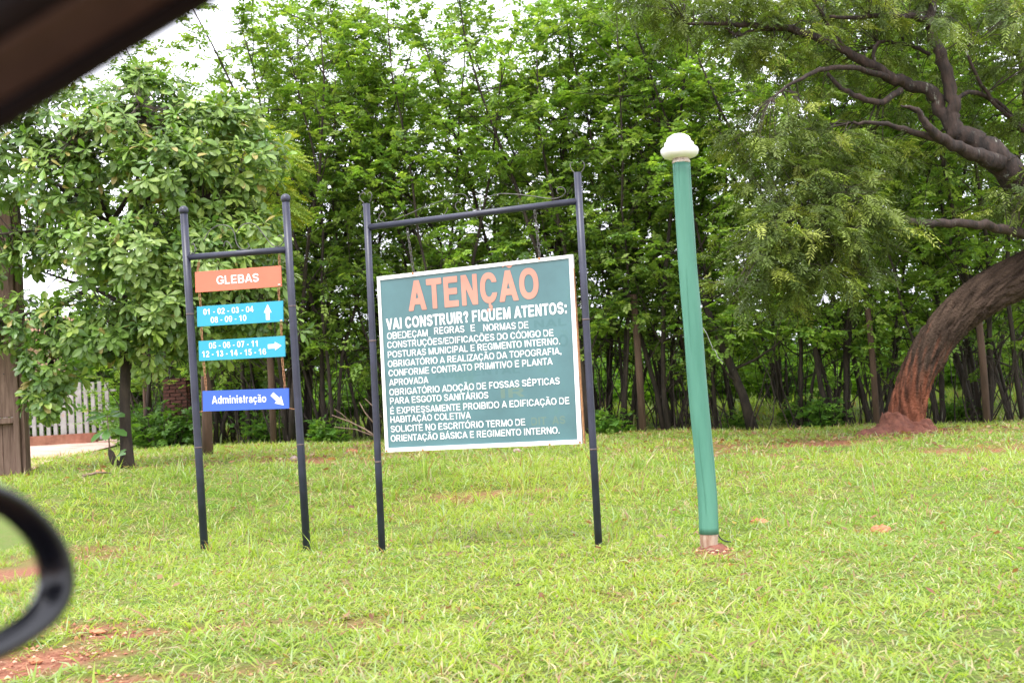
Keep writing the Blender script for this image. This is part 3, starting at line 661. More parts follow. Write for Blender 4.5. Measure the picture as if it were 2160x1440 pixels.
# large-leaved sprout from the stump
sb = at(232, 948, 13.85); t = thing('sprout', 'young sprout with a few large leaves growing from the curled stump', 'plant', sb)
mb = MB(); mb.tube([sb, at(229, 920, 13.85), at(228, 895, 13.85), at(226, 876, 13.85)], [.01, .009, .007, .005], 5); mb.build('stem', M['deadtwig'], t, True)
sme = raw_mesh('leaf', np.concatenate([LT * np.array([1, 1.25, 1])]) - np.array([0, 0, .25]) * (LT[:, :1] ** 2), [np.array(LF), np.array(LQ)], M['bigleaf'], np.tile((.085, .19, .04), (11, 1)))
for (px, py, dx, dy, dz, L_) in [(227, 880, -1, -.2, .12, .26), (227, 878, -.5, -.5, .35, .22), (227, 878, .7, -.4, .15, .26), (227, 878, .3, .6, .4, .22), (228, 905, -.7, -.5, -.35, .24), (228, 905, .8, -.3, -.1, .26), (228, 902, .1, -.8, -.4, .22), (240, 968, .6, -.5, .4, .22), (242, 968, .8, -.2, .9, .18), (227, 876, -.2, -.9, .1, .2)]:
    o = bpy.data.objects.new('leaf', sme); C.objects.link(o); o.parent = t; X = Vector((dx, dy, dz)).normalized(); Zv = (Vector((0, -.5, 1)) - X * X.dot(Vector((0, -.5, 1)))).normalized(); Yv = Zv.cross(X)
    q = at(px, py, 13.85) - sb; o.matrix_local = Matrix([[X[i] * L_, Yv[i] * L_, Zv[i] * L_, q[i]] for i in range(3)] + [[0, 0, 0, 1]])

# ------------------------------------------------------------ feathery fronds
def fronds(pos, ax, r, cols, pairs=7, rlen=.17, ll=.062, lw=.013, droop=.45):
    return compound(pos, ax, r, pairs, rlen, lw, ll, cols, droop=droop, fold=.1)
def clump_fill(r, clumps, per, flat=.55):
    pos = []; ax = []
    for (c, rad, n) in clumps:
        for _ in range(int(n * per)):
            d = norm(r.normal(0, 1, 3)); p = c + d * rad * r.uniform(.15, 1) ** .45 * np.array([1, 1, flat]); pos.append(p)
            a = d * np.array([1, 1, .3]) + r.normal(0, .45, 3) * np.array([1, 1, .4]) - np.array([0, 0, .12]); ax.append(norm(a))
    return np.array(pos), np.array(ax)

# ------------------------------------------------------------ big leaning tree on the right
def tree_right():
    r = np.random.default_rng(201); base = at(1903, 905, 17.0); base[2] = g1(base[0], base[1])
    t = thing('leaning_tree', 'big leaning tree with ridged reddish trunk, arching limbs and feathery leaves', 'tree', base)
    A = lambda x, y, Y=17.0: at(x, y, Y)
    def smooth(P, k=5):
        P = np.array(P, float); n = len(P); out = []
        for i in range(n - 1):
            p0, p1, p2, p3 = P[max(i - 1, 0)], P[i], P[i + 1], P[min(i + 2, n - 1)]
            for s in range(k):
                u = s / k; out.append(.5 * ((2 * p1) + (-p0 + p2) * u + (2 * p0 - 5 * p1 + 4 * p2 - p3) * u * u + (-p0 + 3 * p1 - 3 * p2 + p3) * u ** 3))
        out.append(P[-1]); return np.array(out)
    # trunk with deep ridges
    S = smooth([base + np.array([0, 0, -.2]), A(1912, 880), A(1925, 820), A(1950, 760), A(1990, 700), A(2040, 650), A(2100, 610), A(2170, 575), A(2260, 525), A(2330, 450), A(2330, 370)], 12)
    u = np.linspace(0, 1, 11); rw = np.interp(np.linspace(0, 1, len(S)), u, [.36, .255, .245, .255, .27, .28, .29, .30, .30, .30, .28])
    sides = 150; T = norm(np.gradient(S, axis=0)); V = []; Cc = []; U = np.array([0, 1.0, 0])
    for i in range(len(S)):
        U = norm(U - T[i] * np.dot(U, T[i])); B = np.cross(T[i], U)
        for j in range(sides):
            a = j / sides * 2 * math.pi; tw_ = a + .035 * i
            q1_ = mnoise.noise(Vector((math.cos(tw_) * 5.2, math.sin(tw_) * 5.2, i * .11))); q2_ = mnoise.noise(Vector((math.cos(tw_) * 9.5 + 4, math.sin(tw_) * 9.5, i * .24 + 9))); ridge = .07 - .55 * max(0, .24 - abs(q1_)) - .38 * max(0, .2 - abs(q2_)) + .05 * mnoise.noise(Vector((math.cos(a) * 14, math.sin(a) * 14, i * .9)))
            for (ki, ka, kr) in ((38, 4.3, .22), (62, 3.4, .18), (24, 5.2, .15)): ridge += kr * math.exp(-((i - ki) / 3.2) ** 2 - ((a - ka) / .28) ** 2) - .6 * kr * math.exp(-((i - ki) / 1.3) ** 2 - ((a - ka) / .12) ** 2)
            lob = .05 * math.sin(2 * a + .06 * i) + .04 * math.sin(3 * a - .05 * i)
            rr = rw[i] * (1 + ridge + lob); V.append(S[i] + (math.cos(a) * U + math.sin(a) * B) * rr)
            hgt = V[-1][2] - base[2]; k = min(1, max(0, (1.15 - hgt) / .8 + .9 * mnoise.noise(Vector((math.cos(tw_) * 5, math.sin(tw_) * 5, i * .13 + 50))) + r.normal(0, .06)))
            tn_ = 1 + .9 * mnoise.noise(Vector((math.cos(tw_) * 6, math.sin(tw_) * 6, i * .12 + 31))); c0 = np.array([.060, .040, .029]) * tn_; c1 = np.array([.235, .085, .048]) * tn_
            g = max(0, min(1, math.sin(a * 1.0 + 2.1) * .8)) * .35
            Cc.append(np.clip((c0 * (1 - g) + np.array([.10, .095, .04]) * g) * (1 - k) + c1 * k, .012, .6))
    n = len(S); F = [(i * sides + j, i * sides + (j + 1) % sides, (i + 1) * sides + (j + 1) % sides, (i + 1) * sides + j) for i in range(n - 1) for j in range(sides)]
    m, tt, p, out = new_mat('leaning_trunk_bark'); a_ = tt.nodes.new('ShaderNodeAttribute'); a_.attribute_name = 'tint'; tt.links.new(a_.outputs['Color'], p.inputs['Base Color']); p.inputs['Roughness'].default_value = .95; p.inputs['Specular IOR Level'].default_value = .15
    nb = tt.nodes.new('ShaderNodeTexNoise'); nb.inputs['Scale'].default_value = 28; nb.inputs['Detail'].default_value = 7; tcx = tt.nodes.new('ShaderNodeTexCoord'); tt.links.new(tcx.outputs['Object'], nb.inputs['Vector'])
    bb = tt.nodes.new('ShaderNodeBump'); bb.inputs['Distance'].default_value = .05; tt.links.new(nb.outputs['Fac'], bb.inputs['Height']); tt.links.new(bb.outputs['Normal'], p.inputs['Normal'])
    link('trunk', raw_mesh('trunk', np.array(V) - base, [np.array(F)], m, np.array(Cc), True), t)
    # limbs: pixel polylines with depth and radii
    limbs = [
        ([(2330, 380, 17), (2240, 440, 17), (2160, 395, 16.9), (2100, 330, 16.8), (2060, 300, 16.8), (2020, 285, 16.8)], (.26, .24, .21, .20, .17, .15)),
        ([(2020, 285, 16.8), (2008, 255, 16.8), (2010, 215, 16.8), (1995, 150, 16.8), (1975, 90, 16.8), (1960, 40, 16.8), (1975, -20, 16.8), (1990, -90, 16.7)], (.15, .10, .095, .09, .08, .065, .055, .045)),
        ([(1970, 60, 16.8), (1940, 38, 16.7), (1880, 35, 16.5), (1800, 38, 16.3), (1750, 35, 16.2)], (.06, .05, .04, .03, .02)),
        ([(2030, 290, 16.8), (1990, 240, 16.9), (1965, 195, 16.9), (1920, 180, 16.9), (1880, 165, 16.8), (1840, 140, 16.7), (1785, 110, 16.6), (1745, 88, 16.5), (1700, 72, 16.4), (1640, 58, 16.2), (1560, 52, 16.0), (1450, 50, 15.8)], (.13, .10, .095, .09, .085, .075, .065, .06, .055, .048, .035, .015)),
        ([(2110, 345, 16.7), (2050, 325, 16.4), (2000, 300, 16.2), (1960, 270, 16.0), (1935, 235, 15.9), (1900, 222, 15.9)], (.14, .10, .08, .06, .035, .010)),
        ([(2000, 300, 16.2), (1930, 280, 16.1), (1870, 262, 16.0), (1800, 258, 15.9)], (.07, .045, .035, .02)),
        ([(1880, 165, 16.8), (1810, 145, 16.3), (1740, 145, 16.0), (1690, 165, 15.7), (1630, 205, 15.4)], (.05, .04, .034, .026, .012)),
        ([(1900, 190, 16.8), (1850, 215, 16.5), (1790, 195, 16.4), (1745, 155, 16.4)], (.05, .045, .04, .025)),
        ([(1845, 150, 16.7), (1842, 110, 16.9), (1860, 90, 17.1), (1920, 95, 17.3), (1960, 115, 17.4)], (.03, .028, .026, .03, .03)),
        ([(1700, 72, 16.4), (1620, 60, 16.2), (1560, 75, 16.0), (1530, 60, 15.9)], (.035, .03, .022, .012)),
        ([(2260, 520, 17), (2200, 500, 16.6), (2150, 492, 16.3), (2090, 478, 16.1), (2040, 470, 16.0), (1985, 472, 15.9), (1935, 470, 15.8), (1890, 455, 15.7)], (.12, .085, .07, .065, .062, .058, .052, .035)),
        ([(2010, 215, 16.8), (2050, 195, 17.2), (2100, 215, 17.5), (2170, 280, 17.6)], (.03, .035, .03, .04)),
        ([(2160, 280, 17.6), (2120, 240, 17.4), (2080, 195, 17.3), (2040, 110, 17.2), (2060, 90, 17.2)], (.045, .035, .03, .02, .015)),
        ([(2200, 420, 17.0), (2180, 330, 17.4), (2165, 200, 17.8), (2140, 60, 18), (2100, -60, 18)], (.10, .07, .055, .04, .02)),
        ([(1785, 110, 16.6), (1740, 40, 16.4), (1700, -30, 16.2)], (.035, .028, .015)),
        ([(1890, 455, 15.7), (1820, 430, 15.5), (1740, 430, 15.3), (1650, 470, 15.1)], (.035, .028, .02, .01)),
    ]
    mb = MB(); bp = []
    for pts, rad in limbs:
        P = smooth([A(*q) for q in pts], 5); rr = np.interp(np.linspace(0, 1, len(P)), np.linspace(0, 1, len(rad)), rad)
        P[1:-1] += r.normal(0, .012, (len(P) - 2, 3)); mb.tube(P, rr, 12, jit=.06)
        bp.append(P)
    lb = mb.build('limbs', M['redbark'], t, True); tag(lb, 'dark twisting limbs with pale lichen')
    bp = np.concatenate(bp)
    # foliage clumps (px, py, depth, radius px, n)
    cl = [(1500, 20, 16.2, 95, 52), (1410, -15, 15.8, 90, 36), (1590, 10, 16.4, 90, 52), (1560, 95, 16.0, 50, 24), (1700, 5, 16.9, 90, 46), (1640, 120, 16.6, 50, 18), (1800, 40, 17.0, 70, 30), (1840, -30, 16.6, 100, 50), (1940, -20, 17.2, 90, 34),
          (1660, 235, 15.6, 62, 42), (1600, 285, 15.4, 60, 40), (1700, 290, 15.9, 75, 50), (1780, 300, 16.4, 60, 30), (1770, 350, 15.9, 70, 44), (1630, 360, 15.4, 62, 36), (1720, 370, 15.5, 70, 48), (1840, 320, 16.6, 50, 22),
          (1690, 430, 15.2, 70, 66), (1770, 415, 15.2, 75, 72), (1630, 480, 15.0, 62, 48), (1700, 500, 15.0, 85, 84), (1790, 500, 15.2, 78, 66), (1600, 550, 14.9, 55, 38), (1680, 575, 15.0, 70, 56), (1770, 585, 15.1, 66, 44), (1840, 460, 15.5, 50, 28), (1560, 600, 14.9, 40, 16),
          (2060, 30, 17.9, 80, 32), (2150, 20, 17.6, 90, 36), (2140, 130, 17.8, 60, 20), (2190, 230, 17.6, 70, 20), (2180, 400, 16.2, 60, 34), (2125, 430, 16.4, 40, 16), (1920, 350, 17.6, 50, 14), (2210, 120, 16.8, 90, 30), (2250, 330, 16.2, 70, 30), (1740, 175, 17.0, 40, 12), (1880, 110, 17.4, 50, 16), (2060, 270, 17.8, 40, 10), (1760, 120, 17.6, 80, 30), (1900, 40, 17.8, 90, 34), (2000, 160, 18.0, 80, 26), (2080, 100, 18.2, 90, 30), (2120, 300, 18.0, 60, 18), (1840, 230, 17.6, 60, 18), (1960, 30, 16.2, 60, 12), (2120, 60, 16.4, 70, 14), (1660, 60, 16.0, 60, 16)]
    clumps = [(A(x, y, Y), rp / FPX * Y * 1.05, n * (.68 if (x < 1800 and y > 200) else 1)) for (x, y, Y, rp, n) in cl]
    # sub-clump structure: short twigs with fronds on them
    pos, ax = clump_fill(r, clumps, .85, .36)
    tw = MB(); fp = []; fa = []; fc = []
    cols = palette(len(pos), r, [(.075, .112, .026), (.112, .158, .032), (.17, .22, .044), (.28, .32, .065)], [.38, .34, .2, .08])
    for i in range(len(pos)):
        if r.random() < .5:
            q = bp[np.argmin(((bp - pos[i]) ** 2).sum(1))]; tw.tube([q, (q + pos[i]) / 2 + np.array([0, 0, .08]), pos[i]], [.009, .007, .004], 3, cap=False)
        T = walk(r, pos[i], ax[i], r.uniform(.3, .55), 4, .14, -.05); tw.tube(T, [.005, .004, .003, .003, .002], 3, cap=False)
        for z_ in range(9):
            p3, d3 = interp(T, min((z_ + r.random()) / 9, .99)); sdv = r.normal(0, .8, 3); sdv[2] = sdv[2] * .4 - .1
            fp.append(p3); fa.append(norm(d3 * .8 + sdv)); fc.append(cols[i] * r.uniform(.8, 1.25))
    tw.build('twigs', M['bark'], t)
    V, Q, c = fronds(np.array(fp), np.array(fa), r, np.array(fc), pairs=5, rlen=.18, ll=.085, lw=.021)
    link('crown', raw_mesh('crown', V - base, [Q], M['fern'], c), t)
    return base
rb = tree_right()
# red soil mound heaped round its foot
mb = MB(); pr = [(0.78, -.10), (.56, -.02), (.44, .03), (.36, .09), (.31, .16), (.24, .20), (.1, .21)]
mb.lathe(rb + np.array([-.05, -.12, 0]), [(np.interp(q, range(7), [a for a, b in pr]), np.interp(q, range(7), [b for a, b in pr])) for q in np.linspace(0, 6, 25)], 80, wob=lambda t_, z: .16 * math.sin(2 * t_ + z * 9) + .09 * math.sin(5 * t_ + 1 + z * 20) + .07 * math.sin(11 * t_ + z * 31))
v_ = mb.v[0]; cm = rb; mb.v[0] = np.array([q + (q - cm) * np.array([.55, .3, 0]) * mnoise.noise(Vector((q * 3.1).tolist())) + np.array([0, 0, .13 * mnoise.noise(Vector((q * 5.3).tolist())) + .06 * mnoise.noise(Vector((q * 14).tolist())) + (.10 * max(0, 1 - abs(q[0] - cm[0] + .22) / .25) if q[2] > cm[2] + .03 else 0)]) for q in v_])
tag(mb.build('soil_mound', M['soilmound'], None, True, rb), 'mound of bare red soil heaped round the foot of the leaning tree', 'soil mound')

# small yellow-green feathery tree behind the broad-leaved one
def feather_tree():
    r = np.random.default_rng(303); Y = 16.5; base = at(545, 940, Y); base[2] = g1(base[0], base[1]) ; base[1] = Y
    base = at(438, 945, 17.0); base[2] = g1(base[0], base[1])
    t = thing('feathery_tree', 'slim tree with drooping yellow-green feathery leaves behind the small sign', 'tree', base)
    mb = MB(); A = lambda x, y, Yq=17.0: at(x, y, Yq)
    P = np.array([base - np.array([0, 0, .1]), A(436, 880), A(434, 800), A(440, 700, 16.8), A(455, 600, 16.6), A(475, 500, 16.5), A(500, 400, 16.4), A(520, 310, 16.4)]); mb.tube(P, [.085, .075, .07, .06, .05, .04, .03, .015], 10, jit=.05)
    ends = [(520, 310), (570, 300), (590, 345), (560, 380), (580, 410), (530, 440), (600, 450), (560, 480), (510, 380), (500, 340)]
    cl = []
    for (x, y) in ends:
        e = A(x, y, 16.4 + r.uniform(-.3, .2)); s = P[5 + int(r.integers(0, 2))]; mb.tube([s, (s + e) / 2 + np.array([0, 0, .12]), e], [.016, .011, .006], 5); cl.append((e, .24, 16))
    mb.build('trunk', M['postwood'], t, True)
    pos, ax = clump_fill(r, cl, 1.0, .5); ax = norm(ax + np.array([.35, 0, -.1]))
    pos = np.repeat(pos, 5, 0) + r.normal(0, .06, (len(pos) * 5, 3)); ax = norm(np.repeat(ax, 5, 0) + r.normal(0, .25, (len(ax) * 5, 3)))
    V, Q, c = fronds(pos, ax, r, palette(len(pos), r, [(.22, .32, .05), (.31, .38, .06), (.40, .41, .05)], [.45, .35, .2]), pairs=7, rlen=.22, ll=.07, lw=.02, droop=.35)
    link('crown', raw_mesh('crown', V - base, [Q], M['fern'], c), t)
feather_tree()

# ------------------------------------------------------------ text
# hand-made bold grotesque capitals: implicit shapes turned into flat faces
def g_rect(X, Y, x0, y0, x1, y1): return np.minimum(np.minimum(X - x0, x1 - X), np.minimum(Y - y0, y1 - Y))
def g_ell(X, Y, cx, cy_, rx, ry, e=2.25): return (1 - ((np.abs(X - cx) / rx) ** e + (np.abs(Y - cy_) / ry) ** e) ** (1 / e)) * min(rx, ry)
def g_ring(X, Y, x0, y0, x1, y1, s, h, e=2.25):
    cx, cy_, rx, ry = (x0 + x1) / 2, (y0 + y1) / 2, (x1 - x0) / 2, (y1 - y0) / 2
    return np.minimum(g_ell(X, Y, cx, cy_, rx, ry, e), -g_ell(X, Y, cx, cy_, rx - s, ry - h, e))
def g_D(X, Y, x0, y0, x1, y1, rx): return np.maximum(g_rect(X, Y, x0, y0, x1 - rx, y1), g_ell(X, Y, x1 - rx, (y0 + y1) / 2, rx, (y1 - y0) / 2))
def g_Dr(X, Y, x0, y0, x1, y1, s, h, rx): return np.minimum(g_D(X, Y, x0, y0, x1, y1, rx), -g_D(X, Y, x0 + s, y0 + h, x1 - s, y1 - h, max(.02, rx - s * .7)))
def g_ln(X, Y, x0, y0, x1, y1, w):          # slanted stroke of horizontal width w, cut level at both ends
    t = (Y - y0) / (y1 - y0); c = x0 + (x1 - x0) * t; k = abs(y1 - y0) / math.hypot(x1 - x0, y1 - y0)
    return np.minimum((w / 2 - np.abs(X - c)) * k, np.minimum(Y - min(y0, y1), max(y0, y1) - Y))
def g_sk(X, Y, pts, w):
    d = np.full(X.shape, 9.0)
    for (a, b) in zip(pts[:-1], pts[1:]):
        a = np.array(a, float); v = np.array(b, float) - a; t = np.clip(((X - a[0]) * v[0] + (Y - a[1]) * v[1]) / (v @ v + 1e-9), 0, 1)
        d = np.minimum(d, np.hypot(X - a[0] - t * v[0], Y - a[1] - t * v[1]))
    return w / 2 - d
def arcp(cx, cy_, rx, ry, a0, a1, n=10): return [(cx + rx * math.cos(R(a)), cy_ + ry * math.sin(R(a))) for a in np.linspace(a0, a1, n)]
_ADV = dict(A=.722, B=.722, C=.722, D=.722, E=.667, F=.611, G=.778, H=.722, I=.278, L=.611, M=.833, N=.722, O=.778, P=.667, Q=.778, R=.722, S=.667, T=.611, U=.722, V=.667, X=.667, Z=.611,
            d=.611, m=.889, i=.278, n=.611, s=.556, t=.333, r=.389, a=.556, c=.556, o=.611)
_BASE = {'Ç': 'C', 'Ã': 'A', 'Õ': 'O', 'Ó': 'O', 'É': 'E', 'Á': 'A', 'ç': 'c', 'ã': 'a'}
def g_fn(ch, X, Y, s, W_):
    h = s * .82; m = np.maximum; n = np.minimum; r = lambda *a: g_rect(X, Y, *a)
    if ch == 'A': return m(m(g_ln(X, Y, s * .5, 0, W_ / 2, 1, s * 1.08), g_ln(X, Y, W_ - s * .5, 0, W_ / 2, 1, s * 1.08)), r(W_ * .24, .2, W_ * .76, .2 + h))
    if ch == 'B': return m(m(r(0, 0, s, 1), g_Dr(X, Y, 0, .5 - h * .5, W_ * .94, 1, s, h, .25)), g_Dr(X, Y, 0, 0, W_, .5 + h * .5, s, h, .27))
    if ch in 'CG':
        q = n(g_ring(X, Y, 0, 0, W_, 1, s, h), -n(X - W_ * .52, .17 - np.abs(Y - .5)))
        return q if ch == 'C' else m(m(q, r(W_ * .55, .5 - h, W_, .5 + .02)), r(W_ - s, .12, W_, .5))
    if ch == 'D': return g_Dr(X, Y, 0, 0, W_, 1, s, h, W_ * .52)
    if ch == 'E': return m(m(r(0, 0, s, 1), r(0, 0, W_, h)), m(r(0, 1 - h, W_ * .97, 1), r(0, .5 - h * .42, W_ * .92, .5 + h * .58)))
    if ch == 'F': return m(r(0, 0, s, 1), m(r(0, 1 - h, W_, 1), r(0, .47 - h * .42, W_ * .88, .47 + h * .58)))
    if ch == 'H': return m(m(r(0, 0, s, 1), r(W_ - s, 0, W_, 1)), r(0, .5 - h / 2, W_, .5 + h / 2))
    if ch == 'I': return r(0, 0, s, 1)
    if ch == 'L': return m(r(0, 0, s, 1), r(0, 0, W_, h))
    if ch == 'M': return m(m(r(0, 0, s * .92, 1), r(W_ - s * .92, 0, W_, 1)), m(g_ln(X, Y, s * .62, 1, W_ / 2, 0, s), g_ln(X, Y, W_ - s * .62, 1, W_ / 2, 0, s)))
    if ch == 'N': return m(m(r(0, 0, s * .95, 1), r(W_ - s * .95, 0, W_, 1)), g_ln(X, Y, s * .55, 1, W_ - s * .55, 0, s * 1.15))
    if ch == 'O': return g_ring(X, Y, 0, 0, W_, 1, s, h)
    if ch == 'Q': return m(g_ring(X, Y, 0, 0, W_, 1, s, h), n(g_sk(X, Y, [(W_ * .58, .24), (W_ * .98, -.04)], s * .7), Y + .08))
    if ch == 'P': return m(r(0, 0, s, 1), g_Dr(X, Y, 0, .36, W_, 1, s, h, .3))
    if ch == 'R': return m(m(r(0, 0, s, 1), g_Dr(X, Y, 0, .42, W_ * .93, 1, s, h, .28)), g_ln(X, Y, W_ - s * .55, 0, W_ * .52, .5, s * 1.1))
    if ch in 'Ss':
        k = 1.0 if ch == 'S' else .74; a = s * .45; h2 = k / 2; ry = (k - s * .9) / 4 
        top = arcp(W_ / 2, k - a - ry, W_ / 2 - a, ry, 25, 180, 9); bot = arcp(W_ / 2, a + ry, W_ / 2 - a, ry, 0, -155, 9)
        return g_sk(X, Y, top + [(W_ * .25, h2 + .05 * k), (W_ * .5, h2), (W_ * .78, h2 - .06 * k)] + bot, s * (.92 if ch == 'S' else .88))
    if ch == 'T': return m(r(W_ / 2 - s / 2, 0, W_ / 2 + s / 2, 1), r(0, 1 - h, W_, 1))
    if ch == 'U': return m(n(g_ring(X, Y, 0, 0, W_, .8, s, h), .4 - Y), m(r(0, .38, s, 1), r(W_ - s, .38, W_, 1)))
    if ch == 'V': return m(g_ln(X, Y, s * .5, 1, W_ / 2, 0, s * 1.08), g_ln(X, Y, W_ - s * .5, 1, W_ / 2, 0, s * 1.08))
    if ch == 'X': return m(g_ln(X, Y, s * .55, 0, W_ - s * .55, 1, s * 1.2), g_ln(X, Y, W_ - s * .55, 0, s * .55, 1, s * 1.2))
    if ch == 'Z': return m(m(r(0, 0, W_, h), r(0, 1 - h, W_, 1)), g_ln(X, Y, s * .6, .02, W_ - s * .6, .98, s * 1.2))
    if ch == '0': return g_ring(X, Y, 0, 0, W_, 1, s * .95, h * .9, 2.4)
    if ch == '1': return m(r(W_ * .42, 0, W_ * .42 + s, 1), g_sk(X, Y, [(W_ * .12, .70), (W_ * .45, .88)], s * .72))
    if ch == '2': return m(r(0, 0, W_, h), n(g_sk(X, Y, arcp(W_ / 2, .69, W_ / 2 - s * .5, .31 - s * .45, 165, -25, 9) + [(W_ * .5, .36), (W_ * .16, .1)], s * .95), Y))
    if ch == '3': return g_sk(X, Y, arcp(W_ * .46, .735, W_ * .40 - s * .4, .265 - s * .45, 160, -80, 9) + arcp(W_ * .46, .28, W_ * .5 - s * .45, .28 - s * .45, 80, -160, 9), s * .9)
    if ch == '4': return m(r(W_ * .58, 0, W_ * .58 + s, 1), m(r(0, .22, W_, .22 + h), n(g_sk(X, Y, [(W_ * .06, .30), (W_ * .66, 1.0)], s * .8), 1 - Y)))
    if ch == '5': return m(m(r(W_ * .12, 1 - h, W_ * .94, 1), r(W_ * .1, .46, W_ * .1 + s * .85, .98)), g_sk(X, Y, arcp(W_ * .48, .33, W_ * .5 - s * .42, .33 - s * .45, 125, -155, 12), s * .92))
    if ch == '6': return m(g_ring(X, Y, 0, 0, W_, .64, s * .92, h * .85), n(g_ring(X, Y, 0, 0, W_, 1, s * .92, h * .85), m(.45 * np.ones_like(X) - X / W_ * 1.0, n(Y - .72, W_ - X))))
    if ch == '7': return m(r(0, 1 - h, W_, 1), g_ln(X, Y, W_ * .35, 0, W_ - s * .55, .98, s * 1.05))
    if ch == '8': return m(g_ring(X, Y, W_ * .06, .5 - h * .4, W_ * .94, 1, s * .9, h * .85), g_ring(X, Y, 0, 0, W_, .5 + h * .4, s * .92, h * .85))
    if ch == '9': return g_fn('6', W_ - X, 1 - Y, s, W_)
    if ch == '-': return r(0, .30, W_, .30 + h)
    if ch == '.': return r(0, 0, s, s)
    if ch == ',': return m(r(0, 0, s, s), g_ln(X, Y, s * .35, -.18, s * .7, .02, s * .5))
    if ch == ':': return m(r(0, 0, s, s), r(0, .52, s, .52 + s))
    if ch == '/': return g_ln(X, Y, -.03, -.02, W_ + .03, 1.02, s * .6)
    if ch == '?': return m(r(W_ * .40, 0, W_ * .40 + s, s * .95), n(g_sk(X, Y, arcp(W_ / 2, .72, W_ / 2 - s * .45, .28 - s * .45, 170, -40, 9) + [(W_ * .52, .42), (W_ * .5, .28)], s * .92), Y - .27))
    x_ = .74
    if ch == 'o': return g_ring(X, Y, 0, 0, W_, x_, s * .95, h * .85)
    if ch == 'c': return n(g_ring(X, Y, 0, 0, W_, x_, s * .95, h * .85), -n(X - W_ * .55, .12 - np.abs(Y - x_ / 2)))
    if ch == 'd': return m(g_ring(X, Y, 0, 0, W_ * .98, x_, s * .95, h * .85), r(W_ - s * .92, 0, W_, 1))
    if ch == 'i': return m(r(0, 0, s, .73), r(0, .84, s, 1))
    if ch == 'n': return m(r(0, 0, s * .93, .73), m(r(W_ - s * .93, 0, W_, .45), n(g_ring(X, Y, 0, .1, W_, x_, s * .93, h * .85), Y - .42)))
    if ch == 'm':
        k = (W_ + s * .93) / 2
        return m(m(r(0, 0, s * .93, .73), r(W_ - s * .93, 0, W_, .48)), m(r(k - s * .93, 0, k, .48), m(n(g_ring(X, Y, 0, .2, k, x_, s * .93, h * .8), Y - .45), n(g_ring(X, Y, k - s * .93, .2, W_, x_, s * .93, h * .8), Y - .45))))
    if ch == 'r': return m(r(0, 0, s * .93, .73), n(g_ring(X, Y, 0, .1, W_ * 1.5, x_, s * .93, h), n(Y - .45, W_ - X)))
    if ch == 't': return m(r(W_ * .26, .08, W_ * .26 + s * .93, .95), m(r(0, .73 - h * .8, W_, .73), r(W_ * .34, 0, W_, h * .8)))
    if ch == 'a': return m(m(r(W_ - s * .95, 0, W_, .52), n(g_ring(X, Y, W_ * .04, .2, W_, x_, s * .9, h * .8), Y - .5)), g_ring(X, Y, 0, -.01, W_ * .92, .44, s * .9, h * .7))
    return r(0, 0, s, 1)
_GC = {}
